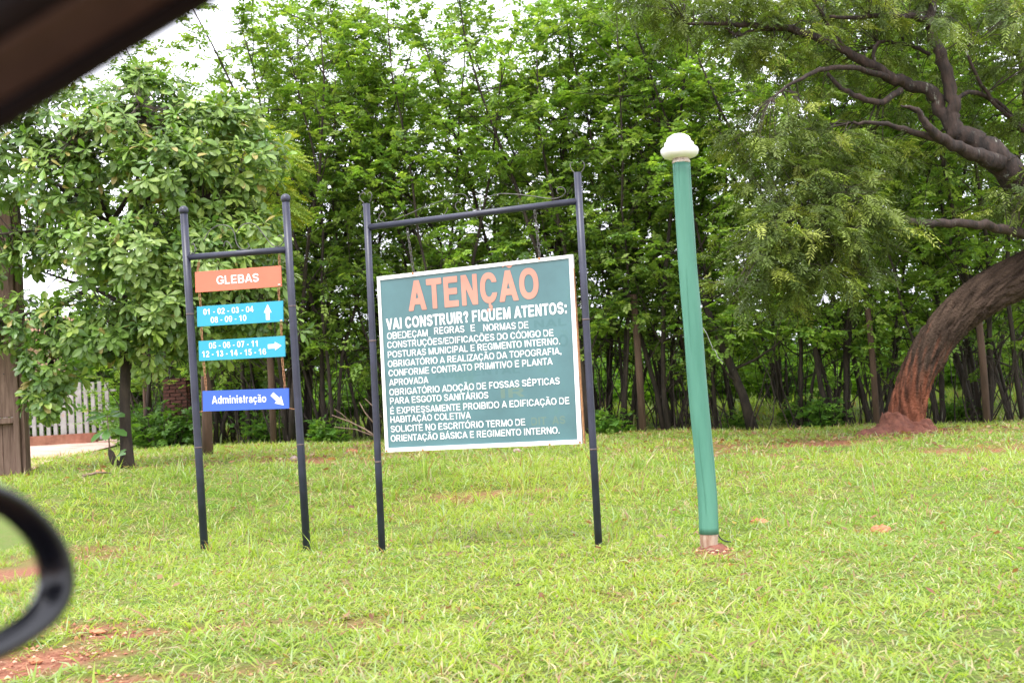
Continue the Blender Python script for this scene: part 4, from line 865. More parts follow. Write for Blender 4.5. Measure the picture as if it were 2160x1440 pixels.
def glyph(ch, s):
    """-> verts (n,2), faces, advance; cap height = 1"""
    if (ch, s) in _GC: return _GC[(ch, s)]
    b = _BASE.get(ch, ch); low = ch.islower()
    if ch == ' ': res = ([], [], .278 / .716)
    else:
        adv = _ADV.get(b, .333 if b in '-' else .278 if b in '.,:/' else .556) / .716 if b != ':' else .333 / .716
        W_ = s if b in 'Ii.,:' else adv - (.035 if b in 'AVTXZ' else .12 if b in 'CGOQS0123456789?cso' else .17) - (0 if b not in '-' else -.03)
        lsb = (adv - W_) / 2
        N_ = 34; st = 1.0 / N_; xs = np.arange(-.06, W_ + .06 + st, st); ys = np.arange(-.34, 1.36, st) + st * .37
        X, Y = np.meshgrid(xs, ys); Fv = g_fn(b, X, Y, s, W_)
        top = .80 if low else 1.06
        if ch in 'ÃÕã':
            k = [(W_ / 2 + q, top + .11 + .045 * math.sin(q / .22 * 3.14)) for q in np.linspace(-.22, .22, 9)]; k = [(a, 2 * (top + .11) - c) for a, c in k][::1]
            Fv = np.maximum(Fv, g_sk(X, Y, [(a, 2 * (top + .11) - c) for a, c in k] if False else [(W_ / 2 + q, top + .11 - .045 * math.sin(q / .22 * 3.14)) for q in np.linspace(-.22, .22, 9)], s * .48))
        if ch in 'ÓÉÁ': Fv = np.maximum(Fv, g_ln(X, Y, W_ / 2 - .02, top, W_ / 2 + .12, top + .19, s * .9))
        if ch in 'Çç': Fv = np.maximum(Fv, np.minimum(g_sk(X, Y, [(W_ / 2 + .02, .0), (W_ / 2 + .0, -.08), (W_ / 2 + .09, -.12), (W_ / 2 + .07, -.2), (W_ / 2 - .10, -.22)], s * .42), .05 - Y))
        V = []; F = []; ny_, nx_ = Fv.shape
        for j in range(ny_ - 1):
            run = None
            for i in range(nx_):
                full = i < nx_ - 1 and Fv[j, i] > 0 and Fv[j, i + 1] > 0 and Fv[j + 1, i] > 0 and Fv[j + 1, i + 1] > 0
                if full:
                    if run is None: run = i
                    continue
                if run is not None:
                    k = len(V); V += [(xs[run], ys[j]), (xs[i], ys[j]), (xs[i], ys[j + 1]), (xs[run], ys[j + 1])]; F.append((k, k + 1, k + 2, k + 3)); run = None
                if i == nx_ - 1: continue
                c = [(i, j), (i + 1, j), (i + 1, j + 1), (i, j + 1)]; f = [Fv[b_, a_] for a_, b_ in c]
                if max(f) <= 0: continue
                P = []
                for q in range(4):
                    a_, b_ = c[q], c[(q + 1) % 4]; fa, fb_ = f[q], f[(q + 1) % 4]
                    if fa > 0: P.append((xs[a_[0]], ys[a_[1]]))
                    if (fa > 0) != (fb_ > 0):
                        t = fa / (fa - fb_); P.append((xs[a_[0]] + (xs[b_[0]] - xs[a_[0]]) * t, ys[a_[1]] + (ys[b_[1]] - ys[a_[1]]) * t))
                if len(P) >= 3: k = len(V); V += P; F.append(tuple(range(k, k + len(P))))
        V = [(x_ + lsb, y_) for x_, y_ in V]; res = (V, F, adv)
    _GC[(ch, s)] = res
    return res
def text_faces(txt, s):
    V = []; F = []; x = 0
    for ch in txt:
        v, f, a = glyph(ch, s); k = len(V); V += [(p_[0] + x, p_[1]) for p_ in v]; F += [tuple(i + k for i in q) for q in f]; x += a
    return np.array(V), F

class Plane:
    """vertical sign plane through two ground points"""
    def __init__(s, a, b, out=0.0):
        s.a = np.array(a, float); d = np.array(b, float) - s.a; d[2] = 0; s.u = d / np.linalg.norm(d); s.n = np.array([s.u[1], -s.u[0], 0.0])
        if np.dot(s.n, CAM - s.a) < 0: s.n = -s.n
        s.a = s.a + s.n * out
    def hit(s, px, py): return on_plane(px, py, s.a, s.n)
    def axes(s): return np.array([s.u, -s.n, [0, 0, 1.0]])
def lettering(pl, txt, L, Rr, cap_px, mat, parent, lift, bold=.2, name='lettering', spacing=1.0):
    """L, Rr: baseline end points in photo pixels; cap_px: capital height at the left"""
    v, f = text_faces(txt, bold); lo, hi = 0.0, 1.0
    p0 = pl.hit(*L); p1 = pl.hit(*Rr); top = pl.hit(L[0] - cap_px * .061, L[1] - cap_px)
    hgt = np.linalg.norm(top - p0); a = (v[:, 0] - v[:, 0].min()) / (v[:, 0].max() - v[:, 0].min()); b_ = (v[:, 1] - lo) / (hi - lo)
    V = p0 + np.outer(a, p1 - p0) + np.outer(b_ * hgt, [0, 0, 1.0]) + pl.n * lift
    mb = MB(); mb.add(V, f); return mb.build(name, mat, parent)
def arrow(pl, tail, tip, wpx, hpx, hl, mat, parent, lift):
    a = pl.hit(*tail); b_ = pl.hit(*tip); d = b_ - a; Ln = np.linalg.norm(d); d = d / Ln; s = np.cross(d, pl.n); k = np.linalg.norm(pl.hit(tail[0] + 10, tail[1]) - a) / 10
    w, h, hh = wpx * k / 2, hpx * k / 2, hl * k
    V = [a - s * w, a + s * w, b_ - d * hh + s * w, b_ - d * hh + s * h, b_, b_ - d * hh - s * h, b_ - d * hh - s * w]
    mb = MB(); mb.add([q + pl.n * lift for q in V], [(0, 1, 2, 6), (3, 4, 5), (3, 5, 6, 2)][:2] + []) ; return mb.build('arrow', mat, parent)
def panel(pl, TL, TR, BR, BL, mat, parent, th, name='panel', bev=.003):
    q = [pl.hit(*c) for c in (BL, BR, TR, TL)]; V = [x_ + pl.n * th / 2 for x_ in q] + [x_ - pl.n * th / 2 for x_ in q]
    cen = sum(q) / 4; I = [x_ + (cen - x_) * .006 + pl.n * (th / 2 + .0015) for x_ in q]
    mb = MB(); mb.add(V + I, [(8, 9, 10, 11), (0, 1, 9, 8), (1, 2, 10, 9), (2, 3, 11, 10), (3, 0, 8, 11), (7, 6, 5, 4), (0, 4, 5, 1), (1, 5, 6, 2), (2, 6, 7, 3), (3, 7, 4, 0)]); return mb.build(name, mat, parent)
def chain(a, b_, mat, parent, link_len=.034, w=.011, r_=.0028, name='chain'):
    a = np.array(a); b_ = np.array(b_); L_ = np.linalg.norm(b_ - a); n = max(2, int(round(L_ / (link_len * .78)))); d = (b_ - a) / L_; s0 = norm(np.cross(d, [0, 1, 0])); s1 = np.cross(d, s0)
    mb = MB()
    for i in range(n):
        c = a + d * L_ * (i + .5) / n; th = .6 + (i % 2) * 1.57 + .25 * math.sin(i * 1.7); s = s0 * math.cos(th) + s1 * math.sin(th); h = link_len / 2 - w * .5
        P = [c + d * h * sg + (d * math.cos(t_) + s * math.sin(t_)) * w * .8 for sg, ts in ((1, (-1.57, -.78, 0, .78, 1.57)), (-1, (1.57, 2.36, 3.14, 3.93, 4.71))) for t_ in ts]
        mb.tube(P, r_, 4, closed=True)
    return mb.build(name, mat, parent)
def simple_paint(name, col, rough=.45, c3=None, t3=.7, s3=12, vary=.08):
    return noisy(name, tuple(c * (1 - vary) for c in col[:3]), tuple(min(1, c * (1 + vary)) for c in col[:3]), 2.5, rough, c3=c3, t3=t3, s3=s3, bump=.0004, bscale=50)
M['white'] = simple_paint('white_lettering', (.80, .80, .80), .5, vary=.03)
M['orange'] = simple_paint('orange_plate', (.56, .145, .08), .45, c3=(.55, .22, .12), t3=.72)
M['cyan'] = simple_paint('turquoise_plate', (.02, .30, .42), .45, vary=.05)
M['blue'] = simple_paint('blue_plate', (.035, .105, .47), .45, vary=.05)
M['boardgreen'] = simple_paint('board_green', (.072, .160, .172), .35, vary=.12, c3=(.072, .165, .165), t3=.58, s3=5)
M['salmon'] = simple_paint('salmon_lettering', (.52, .225, .165), .5, vary=.12)
M['boardwhite'] = noisy('board_white_frame', (.76, .75, .74), (.82, .81, .80), 6, .5, c3=(.48, .24, .10), s3=9, t3=.74)
M['ghost'] = simple_paint('faded_old_lettering', (.060, .145, .152), .4); M['ghost2'] = simple_paint('faded_yellow_lettering', (.105, .175, .145), .4)
M['seam'] = noisy('weld_seam_paint', srgb(60, 56, 66)[:3], srgb(110, 88, 78)[:3], 30, .6)
M['rustpaint'] = noisy('rust_stain', (.30, .12, .05), (.50, .26, .12), 30, .9)

# ------------------------------------------------------------ small direction sign
pl1 = Plane(at(432, 1160, 9.3), at(648, 1162, 9.15))
org = pl1.hit(540, 1161); org[2] = g1(org[0], org[1])
fr = thing('ball_topped_frame', 'navy frame of two ball-topped posts with a crossbar and wire scrolls', 'sign frame', org)
def post(pl, bx, by, tx, ty, r_, parent, ball=False):
    b_ = pl.hit(bx, by); tp = pl.hit(tx, ty); mb = MB(); b_ = b_ - np.array([0, 0, .12])
    mb.tube([b_, b_ * .66 + tp * .34, b_ * .33 + tp * .67, tp], [r_ * 1.02, r_, r_, r_], 20); o = mb.build('post', M['navy'], parent, True)
    for e in o.data.polygons:
        if e.area > .0015 and len(e.vertices) > 4: e.use_smooth = False
    for f_ in ((.33, .71) if ball else (.29, .62)):      # weld seams
        c = b_ + (tp - b_) * f_; m2 = MB(); m2.tube([c, c + (tp - b_) / np.linalg.norm(tp - b_) * .012], r_ * 1.03, 20)
        m2.build('weld_seam', M['seam'], o, True)
    if ball:
        m2 = MB(); R0 = .040; m2.lathe(tp + np.array([0, 0, R0 * .75]), [(R0 * math.cos(t_), R0 * math.sin(t_)) for t_ in np.linspace(-1.5, 1.55, 14)], 20); m2.build('ball_cap', M['navy'], o, True)
    return o
post(pl1, 432, 1160, 388, 452, .031, fr, True); post(pl1, 648, 1163, 603, 427, .031, fr, True)
def bar(pl, A_, B_, r_, parent, name='crossbar'):
    mb = MB(); mb.tube([pl.hit(*A_), pl.hit(*B_)], r_, 18); o = mb.build(name, M['navy'], parent, True)
    for e in o.data.polygons:
        if len(e.vertices) > 4: e.use_smooth = False
    return o
bar(pl1, (396, 543), (612, 526), .026, fr)
def wire(pl, pts, r_, parent, mat, name='scroll', k=6):
    P = np.array([pl.hit(*q) for q in pts]); n = len(P); out = []
    for i in range(n - 1):
        p0, p1, p2, p3 = P[max(i - 1, 0)], P[i], P[i + 1], P[min(i + 2, n - 1)]
        for s in range(k):
            u = s / k; out.append(.5 * ((2 * p1) + (-p0 + p2) * u + (2 * p0 - 5 * p1 + 4 * p2 - p3) * u * u + (-p0 + 3 * p1 - 3 * p2 + p3) * u ** 3))
    out.append(P[-1]); mb = MB(); mb.tube(out, r_, 6); return mb.build(name, mat, parent, True)
Z1 = lambda x, y: (340 + x / 2.77, 380 + y / 2.77)
wire(pl1, [Z1(160, 405), Z1(172, 425), Z1(195, 425), Z1(198, 395), Z1(188, 370), Z1(176, 378)], .0042, fr, M['navy_bare'])
wire(pl1, [Z1(250, 355), Z1(280, 300), Z1(335, 265), Z1(395, 270), Z1(428, 310), Z1(438, 360), Z1(458, 395), Z1(490, 405), Z1(515, 390), Z1(505, 368)], .0042, fr, M['navy_bare'])
wire(pl1, [Z1(365, 390), Z1(375, 360), Z1(395, 365), Z1(415, 400)], .0042, fr, M['navy_bare'])
wire(pl1, [Z1(440, 310), Z1(470, 265), Z1(520, 252), Z1(560, 270), Z1(600, 320), Z1(640, 370), Z1(670, 388), Z1(700, 380), Z1(718, 350), Z1(700, 322), Z1(682, 330)], .0042, fr, M['navy_bare'])
# hanging plates
def pz(x, y): return Z1(x, y)
ppl = Plane(at(432, 1160, 9.3), at(648, 1162, 9.15), .0)
plates = [
    ('orange hanging plate reading GLEBAS, topmost under the crossbar of the small sign', 'orange', (pz(199, 537), pz(701, 499), pz(706, 621), pz(202, 657)), [((222, 470), (212, 537)), ((690, 430), (690, 500))]),
    ('turquoise plate numbered 01 to 10 with an arrow pointing up', 'cyan', (pz(210, 739), pz(713, 704), pz(715, 825), pz(213, 856)), [((222, 655), (232, 737)), ((686, 620), (690, 708))]),
    ('turquoise plate numbered 05 to 16 with an arrow pointing right', 'cyan', (pz(220, 940), pz(724, 909), pz(727, 1030), pz(223, 1056)), [((234, 855), (240, 940)), ((700, 825), (703, 912))]),
    ('blue plate reading Administração with a slanting arrow, lowest of the four', 'blue', (pz(243, 1231), pz(747, 1214), pz(749, 1333), pz(246, 1350)), [((247, 1055), (264, 1230)), ((706, 1032), (724, 1217))]),
]
PT = []
for (lab, mt, (tl, tr_, br, bl), ch) in plates:
    c = (ppl.hit(*tl) + ppl.hit(*br)) / 2; t = thing('sign_plate', lab, 'sign plate', c, 'plates hanging from the small sign'); PT.append(t)
    panel(ppl, tl, tr_, br, bl, M[mt], t, .012)
    for (a, b_) in ch: chain(ppl.hit(*pz(*a)), ppl.hit(*pz(*b_)), M['rust'], t)
LFT = .0095
lettering(ppl, 'GLEBAS', pz(328, 610), pz(574, 593), 17.5, M['white'], PT[0], LFT, .19)
lettering(ppl, '01 - 02 - 03 - 04', pz(250, 787), pz(542, 770), 12.4, M['white'], PT[1], LFT, .185); lettering(ppl, '08 - 09 - 10', pz(293, 834), pz(501, 821), 12.4, M['white'], PT[1], LFT, .185)
lettering(ppl, '05 - 06 - 07 - 11', pz(283, 984), pz(567, 971), 12.8, M['white'], PT[2], LFT, .185); lettering(ppl, '12 - 13 - 14 - 15 - 16', pz(243, 1034), pz(616, 1018), 12.8, M['white'], PT[2], LFT, .185)
lettering(ppl, 'Administração', pz(300, 1306), pz(617, 1296), 16.5, M['white'], PT[3], LFT, .205)
arrow(ppl, pz(626, 816), pz(624, 724), 8.0, 16.5, 17, M['white'], PT[1], LFT)
arrow(ppl, pz(626, 972), pz(706, 966), 8.6, 17, 14, M['white'], PT[2], LFT)
arrow(ppl, pz(650, 1248), pz(719, 1314), 9.0, 20, 17, M['white'], PT[3], LFT)
# small yellowed clips on plate corners
for (i, q) in ((0, (692, 611)), (1, (704, 820))):
    c = ppl.hit(*pz(*q)) + ppl.n * .01; mb = MB(); mb.box(c, (.022, .006, .014), ppl.axes(), .001); mb.build('clip', M['collar'], PT[i])
# rusty tie wires from the lowest plate to the posts
wire(ppl, [pz(195, 1362), pz(215, 1356), pz(246, 1348)], .0035, PT[3], M['rust'], 'tie_wire'); wire(ppl, [pz(745, 1331), pz(775, 1336), pz(815, 1338)], .0035, PT[3], M['rust'], 'tie_wire')

# ------------------------------------------------------------ big notice board
pl2 = Plane(at(806, 1167, 8.6), at(1263, 1157, 8.05))
org = pl2.hit(1035, 1162); org[2] = g1(org[0], org[1])
f2 = thing('pipe_frame', 'tall navy pipe frame with sloping-looking crossbar that carries the green notice board', 'sign frame', org)
post(pl2, 806, 1167, 773, 430, .0262, f2); post(pl2, 1263, 1155, 1218, 364, .0262, f2)
bar(pl2, (775, 480), (1222, 424), .0235, f2)
Z2 = lambda x, y: (740 + x / 3.789, 340 + y / 3.789)
for P_ in ([(105, 335), (80, 310), (70, 285), (85, 258), (108, 252), (115, 270)], [(150, 330), (165, 295), (168, 270), (155, 248), (140, 258)], [(262, 488), (230, 470), (225, 445), (240, 420), (262, 405), (275, 418), (275, 440), (262, 450)],
           [(345, 468), (470, 420), (600, 360), (720, 320), (820, 275), (890, 262), (930, 290), (950, 350), (985, 390), (1025, 380), (1040, 350), (1028, 330)], [(865, 402), (840, 375), (838, 345), (860, 325), (885, 340)],
           [(1070, 300), (1180, 262), (1320, 265), (1450, 280), (1600, 300), (1680, 285), (1715, 250), (1700, 215), (1660, 210), (1645, 240), (1660, 262)], [(1790, 95), (1760, 60), (1755, 20), (1775, 10)], [(1835, 95), (1862, 60), (1865, 20), (1845, -5)],
           [(740, 440), (765, 400), (775, 370)]):
    wire(pl2, [Z2(*q) for q in P_], .0034, f2, M['navy_bare'])
bp2 = Plane(pl2.a, pl2.a + pl2.u, -.0)
cen = bp2.hit(1012, 745)
nb_ = thing('notice_board', 'green notice board headed ATENÇÃO in a white frame, hanging from the navy pipe frame', 'notice board', cen)
TL, TR, BR, BL = (797, 584), (1209, 537), (1229, 935), (815, 953)
panel(bp2, TL, TR, BR, BL, M['boardgreen'], nb_, .018)
def strip(a, b_, c, d, name='frame_strip'):
    q = [bp2.hit(*x_) for x_ in (a, b_, c, d)]; mb = MB(); V = [x_ + bp2.n * .019 for x_ in q] + [x_ - bp2.n * .014 for x_ in q]
    mb.add(V, [(0, 1, 2, 3), (7, 6, 5, 4), (0, 4, 5, 1), (1, 5, 6, 2), (2, 6, 7, 3), (3, 7, 4, 0)]); return mb.build(name, M['boardwhite'], nb_)
iTL, iTR, iBR, iBL = (803.5, 590.5), (1201, 545), (1219.5, 926.5), (821, 944)
strip(TL, TR, (1209.4, 544), (797.4, 592)); strip(BL, BR, (1228.8, 926), (814.6, 944.5))
strip((797.5, 592.5), (803.5, 591.8), (821, 943.5), (814.6, 944)); strip((1201.5, 545.3), (1209.4, 544.4), (1228.8, 925.6), (1219.5, 926))
# rusty angle-iron edge on the right and rust spots where the bolts sit
mb = MB(); q0, q1 = bp2.hit(1210.5, 537), bp2.hit(1230.2, 935); mb.box((q0 + q1) / 2 - bp2.n * .004, (.007, .03, abs(q0[2] - q1[2])), bp2.axes()); mb.build('rusty_edge', M['rustpaint'], nb_)
for (x, y) in ((894, 948), (1161, 936), (1225, 932), (873, 577), (1139, 546), (818, 950)):
    mb = MB(); c = bp2.hit(x, y) + bp2.n * .0195; mb.lathe(c, [(.0001, 0), (.007, .0), (.009, .002), (.004, .006)], 10, axis=np.array([bp2.u, [0, 0, 1], bp2.n])); mb.build('rusty_bolt', M['rustpaint'], nb_)
chain(bp2.hit(859, 482), bp2.hit(873, 577), M['steelchain'], nb_); chain(bp2.hit(1127, 436), bp2.hit(1139, 546), M['steelchain'], nb_)
LB = .0135
def q3(x, y): return (740 + x / 2.571, 640 + y / 2.571)
lettering(bp2, 'ATENÇÃO', (864, 656.5), (1139, 629), 63, M['salmon'], nb_, LB, .25, 'heading')
lettering(bp2, 'VAI CONSTRUIR? FIQUEM ATENTOS:', (817, 696), (1197, 661), 23.5, M['white'], nb_, LB, .235)
for seg in (('OBEDEÇAM', (202, 195), (421, 177)), ('REGRAS', (457, 167), (620, 156)), ('E', (655, 152), (678, 150)), ('NORMAS DE', (723, 150), (967, 134))):
    lettering(bp2, seg[0], q3(*seg[1]), q3(*seg[2]), 14.3, M['white'], nb_, LB, .168)
for (s, a, b_) in (('CONSTRUÇÕES/EDIFICAÇÕES DO CÓDIGO DE', (203, 243), (1103, 176)), ('POSTURAS MUNICIPAL E REGIMENTO INTERNO.', (206, 295), (1138, 221)), ('OBRIGATÓRIO A REALIZAÇÃO DA TOPOGRAFIA,', (206, 345), (1145, 274)),
                   ('CONFORME CONTRATO PRIMITIVO E PLANTA', (210, 395), (1098, 330)), ('APROVADA', (213, 446), (425, 430)), ('OBRIGATÓRIO ADOÇÃO DE FOSSAS SÉPTICAS', (214, 498), (1137, 436)), ('PARA ESGOTO SANITÁRIOS', (218, 545), (750, 513)),
                   ('É EXPRESSAMENTE PROIBIDO A EDIFICAÇÃO DE', (219, 599), (1189, 543)), ('HABITAÇÃO COLETIVA', (220, 646), (655, 622)), ('SOLICITE NO ESCRITÓRIO TERMO DE', (222, 697), (950, 659)), ('ORIENTAÇÃO BÁSICA E REGIMENTO INTERNO.', (222, 748), (1135, 703))):
    lettering(bp2, s, q3(*a), q3(*b_), 13.6, M['white'], nb_, LB, .168)
# faded older words showing through the paint
for (s, a, b_, cp, mt) in (('NAL', (1128, 692), (1196, 686), 16, 'ghost'), ('O', (1180, 732), (1200, 730), 26, 'ghost'), ('AMBIENTAL', (920, 798), (1098, 786), 15, 'ghost'), ('IR', (1058, 840), (1108, 836), 20, 'ghost2'), ('DIT  AS', (1122, 897), (1194, 893), 17, 'ghost2')):
    lettering(bp2, s, a, b_, cp, M[mt], nb_, LB - .0025, .22, 'faded_lettering')

# ------------------------------------------------------------ green lamp pole
pb = at(1497, 1165, 7.9); pb[2] = g1(pb[0], pb[1])
gp = thing('lamp_pole', 'crooked green-painted wooden lamp pole with bare foot', 'lamp pole', pb)
def PP(x, y): d = ray(x, y); return CAM + d * (7.9 / d[1])
prof = [(1497, 1175, 17.5), (1497, 1160, 18), (1496, 1142, 18.8), (1496, 1125, 20.4), (1493, 1050, 20.2), (1484, 950, 20.2), (1475, 860, 20.4), (1468, 780, 20.2), (1461, 680, 20.0), (1456, 620, 19.8), (1451, 560, 19.5), (1447, 500, 19.4), (1441, 420, 19.0), (1437, 344, 18.6)]
def pole_part(seg, name, mat, jit=.02):
    P = [PP(x, y) for (x, y, r_) in seg]; rr = [r_ / FPX * 7.9 for (_, _, r_) in seg]
    P = np.array(P); t0 = np.linspace(0, 1, len(P)); tn = np.linspace(0, 1, len(P) * 5)
    P = np.stack([np.interp(tn, t0, P[:, k_]) for k_ in range(3)], -1); rr = np.interp(tn, t0, rr)
    mb = MB(); st = np.random.default_rng(4)
    mb.tube(P, rr, 132, jit=0); v = mb.v[0]
    ang = np.tile(np.arange(132) / 132 * 6.283, len(P)); hh = np.repeat(P[:, 2] * 3.5, 132)
    cc = np.repeat(P, 132, 0); crack = sum(-am * np.exp(-((ang - a0_ - .08 * np.sin(hh * fq)) / .05) ** 2) * np.clip(np.sin(hh * f2 + ph_) * 3 + .6, 0, 1) for am, a0_, fq, f2, ph_ in ((.16, 4.5, 1.1, .9, 0), (.12, 5.2, 1.7, 1.3, 2), (.12, 3.8, 1.3, 1.1, 4), (.10, .9, 1.5, .8, 1), (.10, 2.4, 1.2, 1.0, 3), (.10, 5.8, 2.1, 1.6, 5)))
    k_ = 1 + .02 * np.sin(3 * ang + hh) + .012 * np.sin(7 * ang + hh * 2) + crack
    mb.v[0] = cc + (v - cc) * k_[:, None]
    return mb.build(name, mat, gp, True)
pole_part(prof[3:], 'painted_pole', M['greenpaint']); pole_part([(1497, 1176, 17.0), (1497, 1160, 17.6), (1496, 1142, 18.4), (1496, 1124.5, 19.4)], 'bare_foot', M['barewood'])
mb = MB(); tp = PP(1437, 344); axl = norm(PP(1435, 300) - PP(1437, 344)); ax_ = np.array([norm(np.cross([0, 1, 0], axl)), [0, 1, 0], axl]); k_ = 7.9 / FPX
mb.lathe(tp, [(18.5 * k_, -1 * k_), (19.3 * k_, 1 * k_), (19.3 * k_, 4 * k_), (17 * k_, 6 * k_), (17.5 * k_, 10 * k_), (15 * k_, 13 * k_)], 24, axis=ax_); mb.build('lamp_collar', M['collar'], gp, True)
mb = MB(); pr = [(14, 9), (24, 10), (33, 13), (38, 18), (40.2, 24), (39.5, 29), (36, 32.5), (31.5, 34), (31.5, 37), (30.8, 42), (27.5, 45), (25.5, 46), (25.6, 49), (23.5, 54), (20, 57), (17, 58), (14.5, 60.5), (9, 62), (3, 62.5)]
mb.lathe(tp + ax_[0] * -3 * k_, [(a * k_, b_ * k_) for a, b_ in pr], 36, axis=ax_, wob=lambda t_, z: .022 * math.sin(3 * t_ + z * 30) + .016 * math.sin(7 * t_ + z * 60)); mb.build('lamp_shade', M['whiteglass'], gp, True)
def wire3(pts, r_, parent, mat, name): mb = MB(); mb.tube(pts, r_, 6); return mb.build(name, mat, parent, True)
wire3([PP(1482, 690), PP(1490, 702), PP(1499, 724), PP(1503, 733), PP(1502, 738), PP(1507, 737), PP(1511, 744), PP(1513, 752), PP(1526, 765)], .0022, gp, M['metalwire'], 'loose_wire')
wire3([PP(1512, 1122), PP(1516, 1130), PP(1522, 1137), PP(1530, 1141), PP(1542, 1142)], .005, gp, M['cable'], 'power_cable')
mb = MB()
for q in range(3): pass
# red splash of soil at the pole's foot
mb.lathe(pb + np.array([.02, 0, -.02]), [(.17, -.02), (.12, .012), (.085, .03), (.06, .05), (.02, .052)], 22, wob=lambda t_, z: .15 * math.sin(3 * t_ + z * 9) + .08 * math.sin(7 * t_ + 1))
tag(mb.build('soil_heap', M['soilmound'], None, True, pb), 'small heap of red soil at the foot of the green pole', 'soil heap')

# ------------------------------------------------------------ stones, twigs
def stone(px, py, w, h, mat, label, seed):
    p = ground_hit(px, py); p[2] = g1(p[0], p[1]); r = np.random.default_rng(seed); k_ = p[1] / FPX; rx, rz = w * k_ / 2, h * k_
    mb = MB(); V = []; nu, nv = 12, 7
    for j in range(nv):
        ph = -1.3 + 2.7 * j / (nv - 1)
        for i in range(nu):
            th = i / nu * 6.283; q = 1 + .16 * math.sin(2 * th + seed) + .1 * math.sin(5 * th + ph * 3 + seed) + r.normal(0, .09)
            V.append(p + np.array([rx * q * math.cos(ph) * math.cos(th), rx * .8 * q * math.cos(ph) * math.sin(th), rz * .32 + rz * .62 * q * math.sin(ph)]))
    F = [(j * nu + i, j * nu + (i + 1) % nu, (j + 1) * nu + (i + 1) % nu, (j + 1) * nu + i) for j in range(nv - 1) for i in range(nu)] + [tuple(range(nu - 1, -1, -1)), tuple((nv - 1) * nu + i for i in range(nu))]
    mb.add(V, F); tag(mb.build('stone', mat, None, False, p), label, 'stone', 'stones lying in the grass')
stone(1857, 1122, 40, 17, M['stone'], 'orange stone lying alone in the grass at the right', 1)
stone(1602, 1106, 34, 12, M['stone'], 'flat orange stone in the grass just right of the green pole', 2)
stone(212, 1000, 26, 13, M['stone'], 'round orange stone on bare soil left of the broad-leaved tree', 3)
stone(742, 956, 28, 10, M['stone'], 'orange stone in the grass beyond the gap between the two signs', 4)
stone(622, 1012, 20, 9, M['greystone'], 'small pinkish stone seen beside the small sign\'s right post', 5)
stone(146, 932, 10, 6, M['greystone'], 'small white stone at the foot of the slatted fence', 6)
stone(1090, 952, 16, 8, M['greystone'], 'pale stone in the grass under the notice board', 7)
stone(75, 1404, 26, 11, M['stone'], 'orange pebble on red soil near the car mirror', 8)
stone(205, 1337, 34, 9, M['stone'], 'broken orange clod on red soil right of the car mirror', 9)
stone(1290, 1300, 12, 6, M['greystone'], 'tiny pale pebble in the near grass', 10)
def twig(pts, r_, label):
    mb = MB(); mb.tube(pts, np.linspace(r_, r_ * .4, len(pts)), 6); return mb
b0 = at(700, 925, 21.0); tb = thing('fallen_branch', 'bare pale dead branch at the thicket\'s edge left of the notice board', 'branch', b0)
for (pts, r_) in (([(800, 925), (770, 905), (740, 890), (700, 875)], .02), ([(795, 900), (770, 870), (758, 848)], .016), ([(805, 880), (785, 855), (770, 840)], .012), ([(790, 920), (750, 905), (705, 900)], .014), ([(740, 890), (720, 872), (705, 862)], .01)):
    mb = MB(); mb.tube([at(x, y, 20.6) for x, y in pts], np.linspace(r_, r_ * .4, len(pts)), 6); mb.build('bare_twig', M['deadtwig'], tb, True)
for (a, b_, lab) in (((175, 1012), (235, 1006), 'dead stick lying on bare soil left of the broad-leaved tree'), ((110, 968), (150, 982), 'dead twig on the grass at the driveway\'s edge')):
    p, q = ground_hit(*a), ground_hit(*b_); p[2] = g1(p[0], p[1]) + .04; q[2] = g1(q[0], q[1]) + .05; mb = MB(); mb.tube([p, (p + q) / 2 + np.array([0, .05, .02]), q], [.018, .014, .008], 6)
    tag(mb.build('stick', M['deadtwig'], None, True, p), lab, 'stick')

# ------------------------------------------------------------ left background: gate, fence, house, brick pillar
gb = at(28, 1006, 14.5); gb[2] = g1(gb[0], gb[1])
gate = thing('wooden_gate', 'tall weathered wooden gate of upright planks at the left edge', 'gate', gb)
gk = 14.5 / FPX; top_z = at(30, 415, 14.5)[2]
def gx_(px): return at(px, 1000, 14.5)[0]
def wbox(x0, x1, y0, y1, z0, z1, mat, parent, name, bev=.006): mb = MB(); mb.box(((x0 + x1) / 2, (y0 + y1) / 2, (z0 + z1) / 2), (x1 - x0, y1 - y0, z1 - z0), None, bev); return mb.build(name, mat, parent)
g0 = gb[2] - .1
wbox(gx_(50), gx_(58), 14.47, 14.62, g0, top_z, M['plank'], gate, 'post'); wbox(gx_(37.5), gx_(49.5), 14.43, 14.6, g0, top_z, M['plank'], gate, 'post')
zr = at(20, 888, 14.5)[2]
for (a, b_) in ((7.5, 37), (-28, 7), (-62, -28.6), (-97, -62.6), (-132, -97.6)):
    wbox(gx_(a), gx_(b_), 14.46, 14.50, zr + .05, top_z - .1 - random.random() * .05, M['plank'], gate, 'plank'); wbox(gx_(a), gx_(b_), 14.52, 14.555, g0, zr + .02, M['plank'], gate, 'plank')
wbox(gx_(-132), gx_(37.2), 14.43, 14.56, zr - .03, zr + .045, M['plank'], gate, 'rail'); wbox(gx_(-132), gx_(37.2), 14.51, 14.56, top_z - .5, top_z - .4, M['plank'], gate, 'rail')
for zq in (.6, 1.0, 1.35): 
    c = np.array([gx_(20), 14.455, zr + zq]); mb = MB(); mb.lathe(c, [(.008, 0), (.008, .004), (.003, .006)], 8, axis=np.array([[1, 0, 0], [0, 0, 1], [0, -1, 0]])); mb.build('nail', M['cable'], gate)

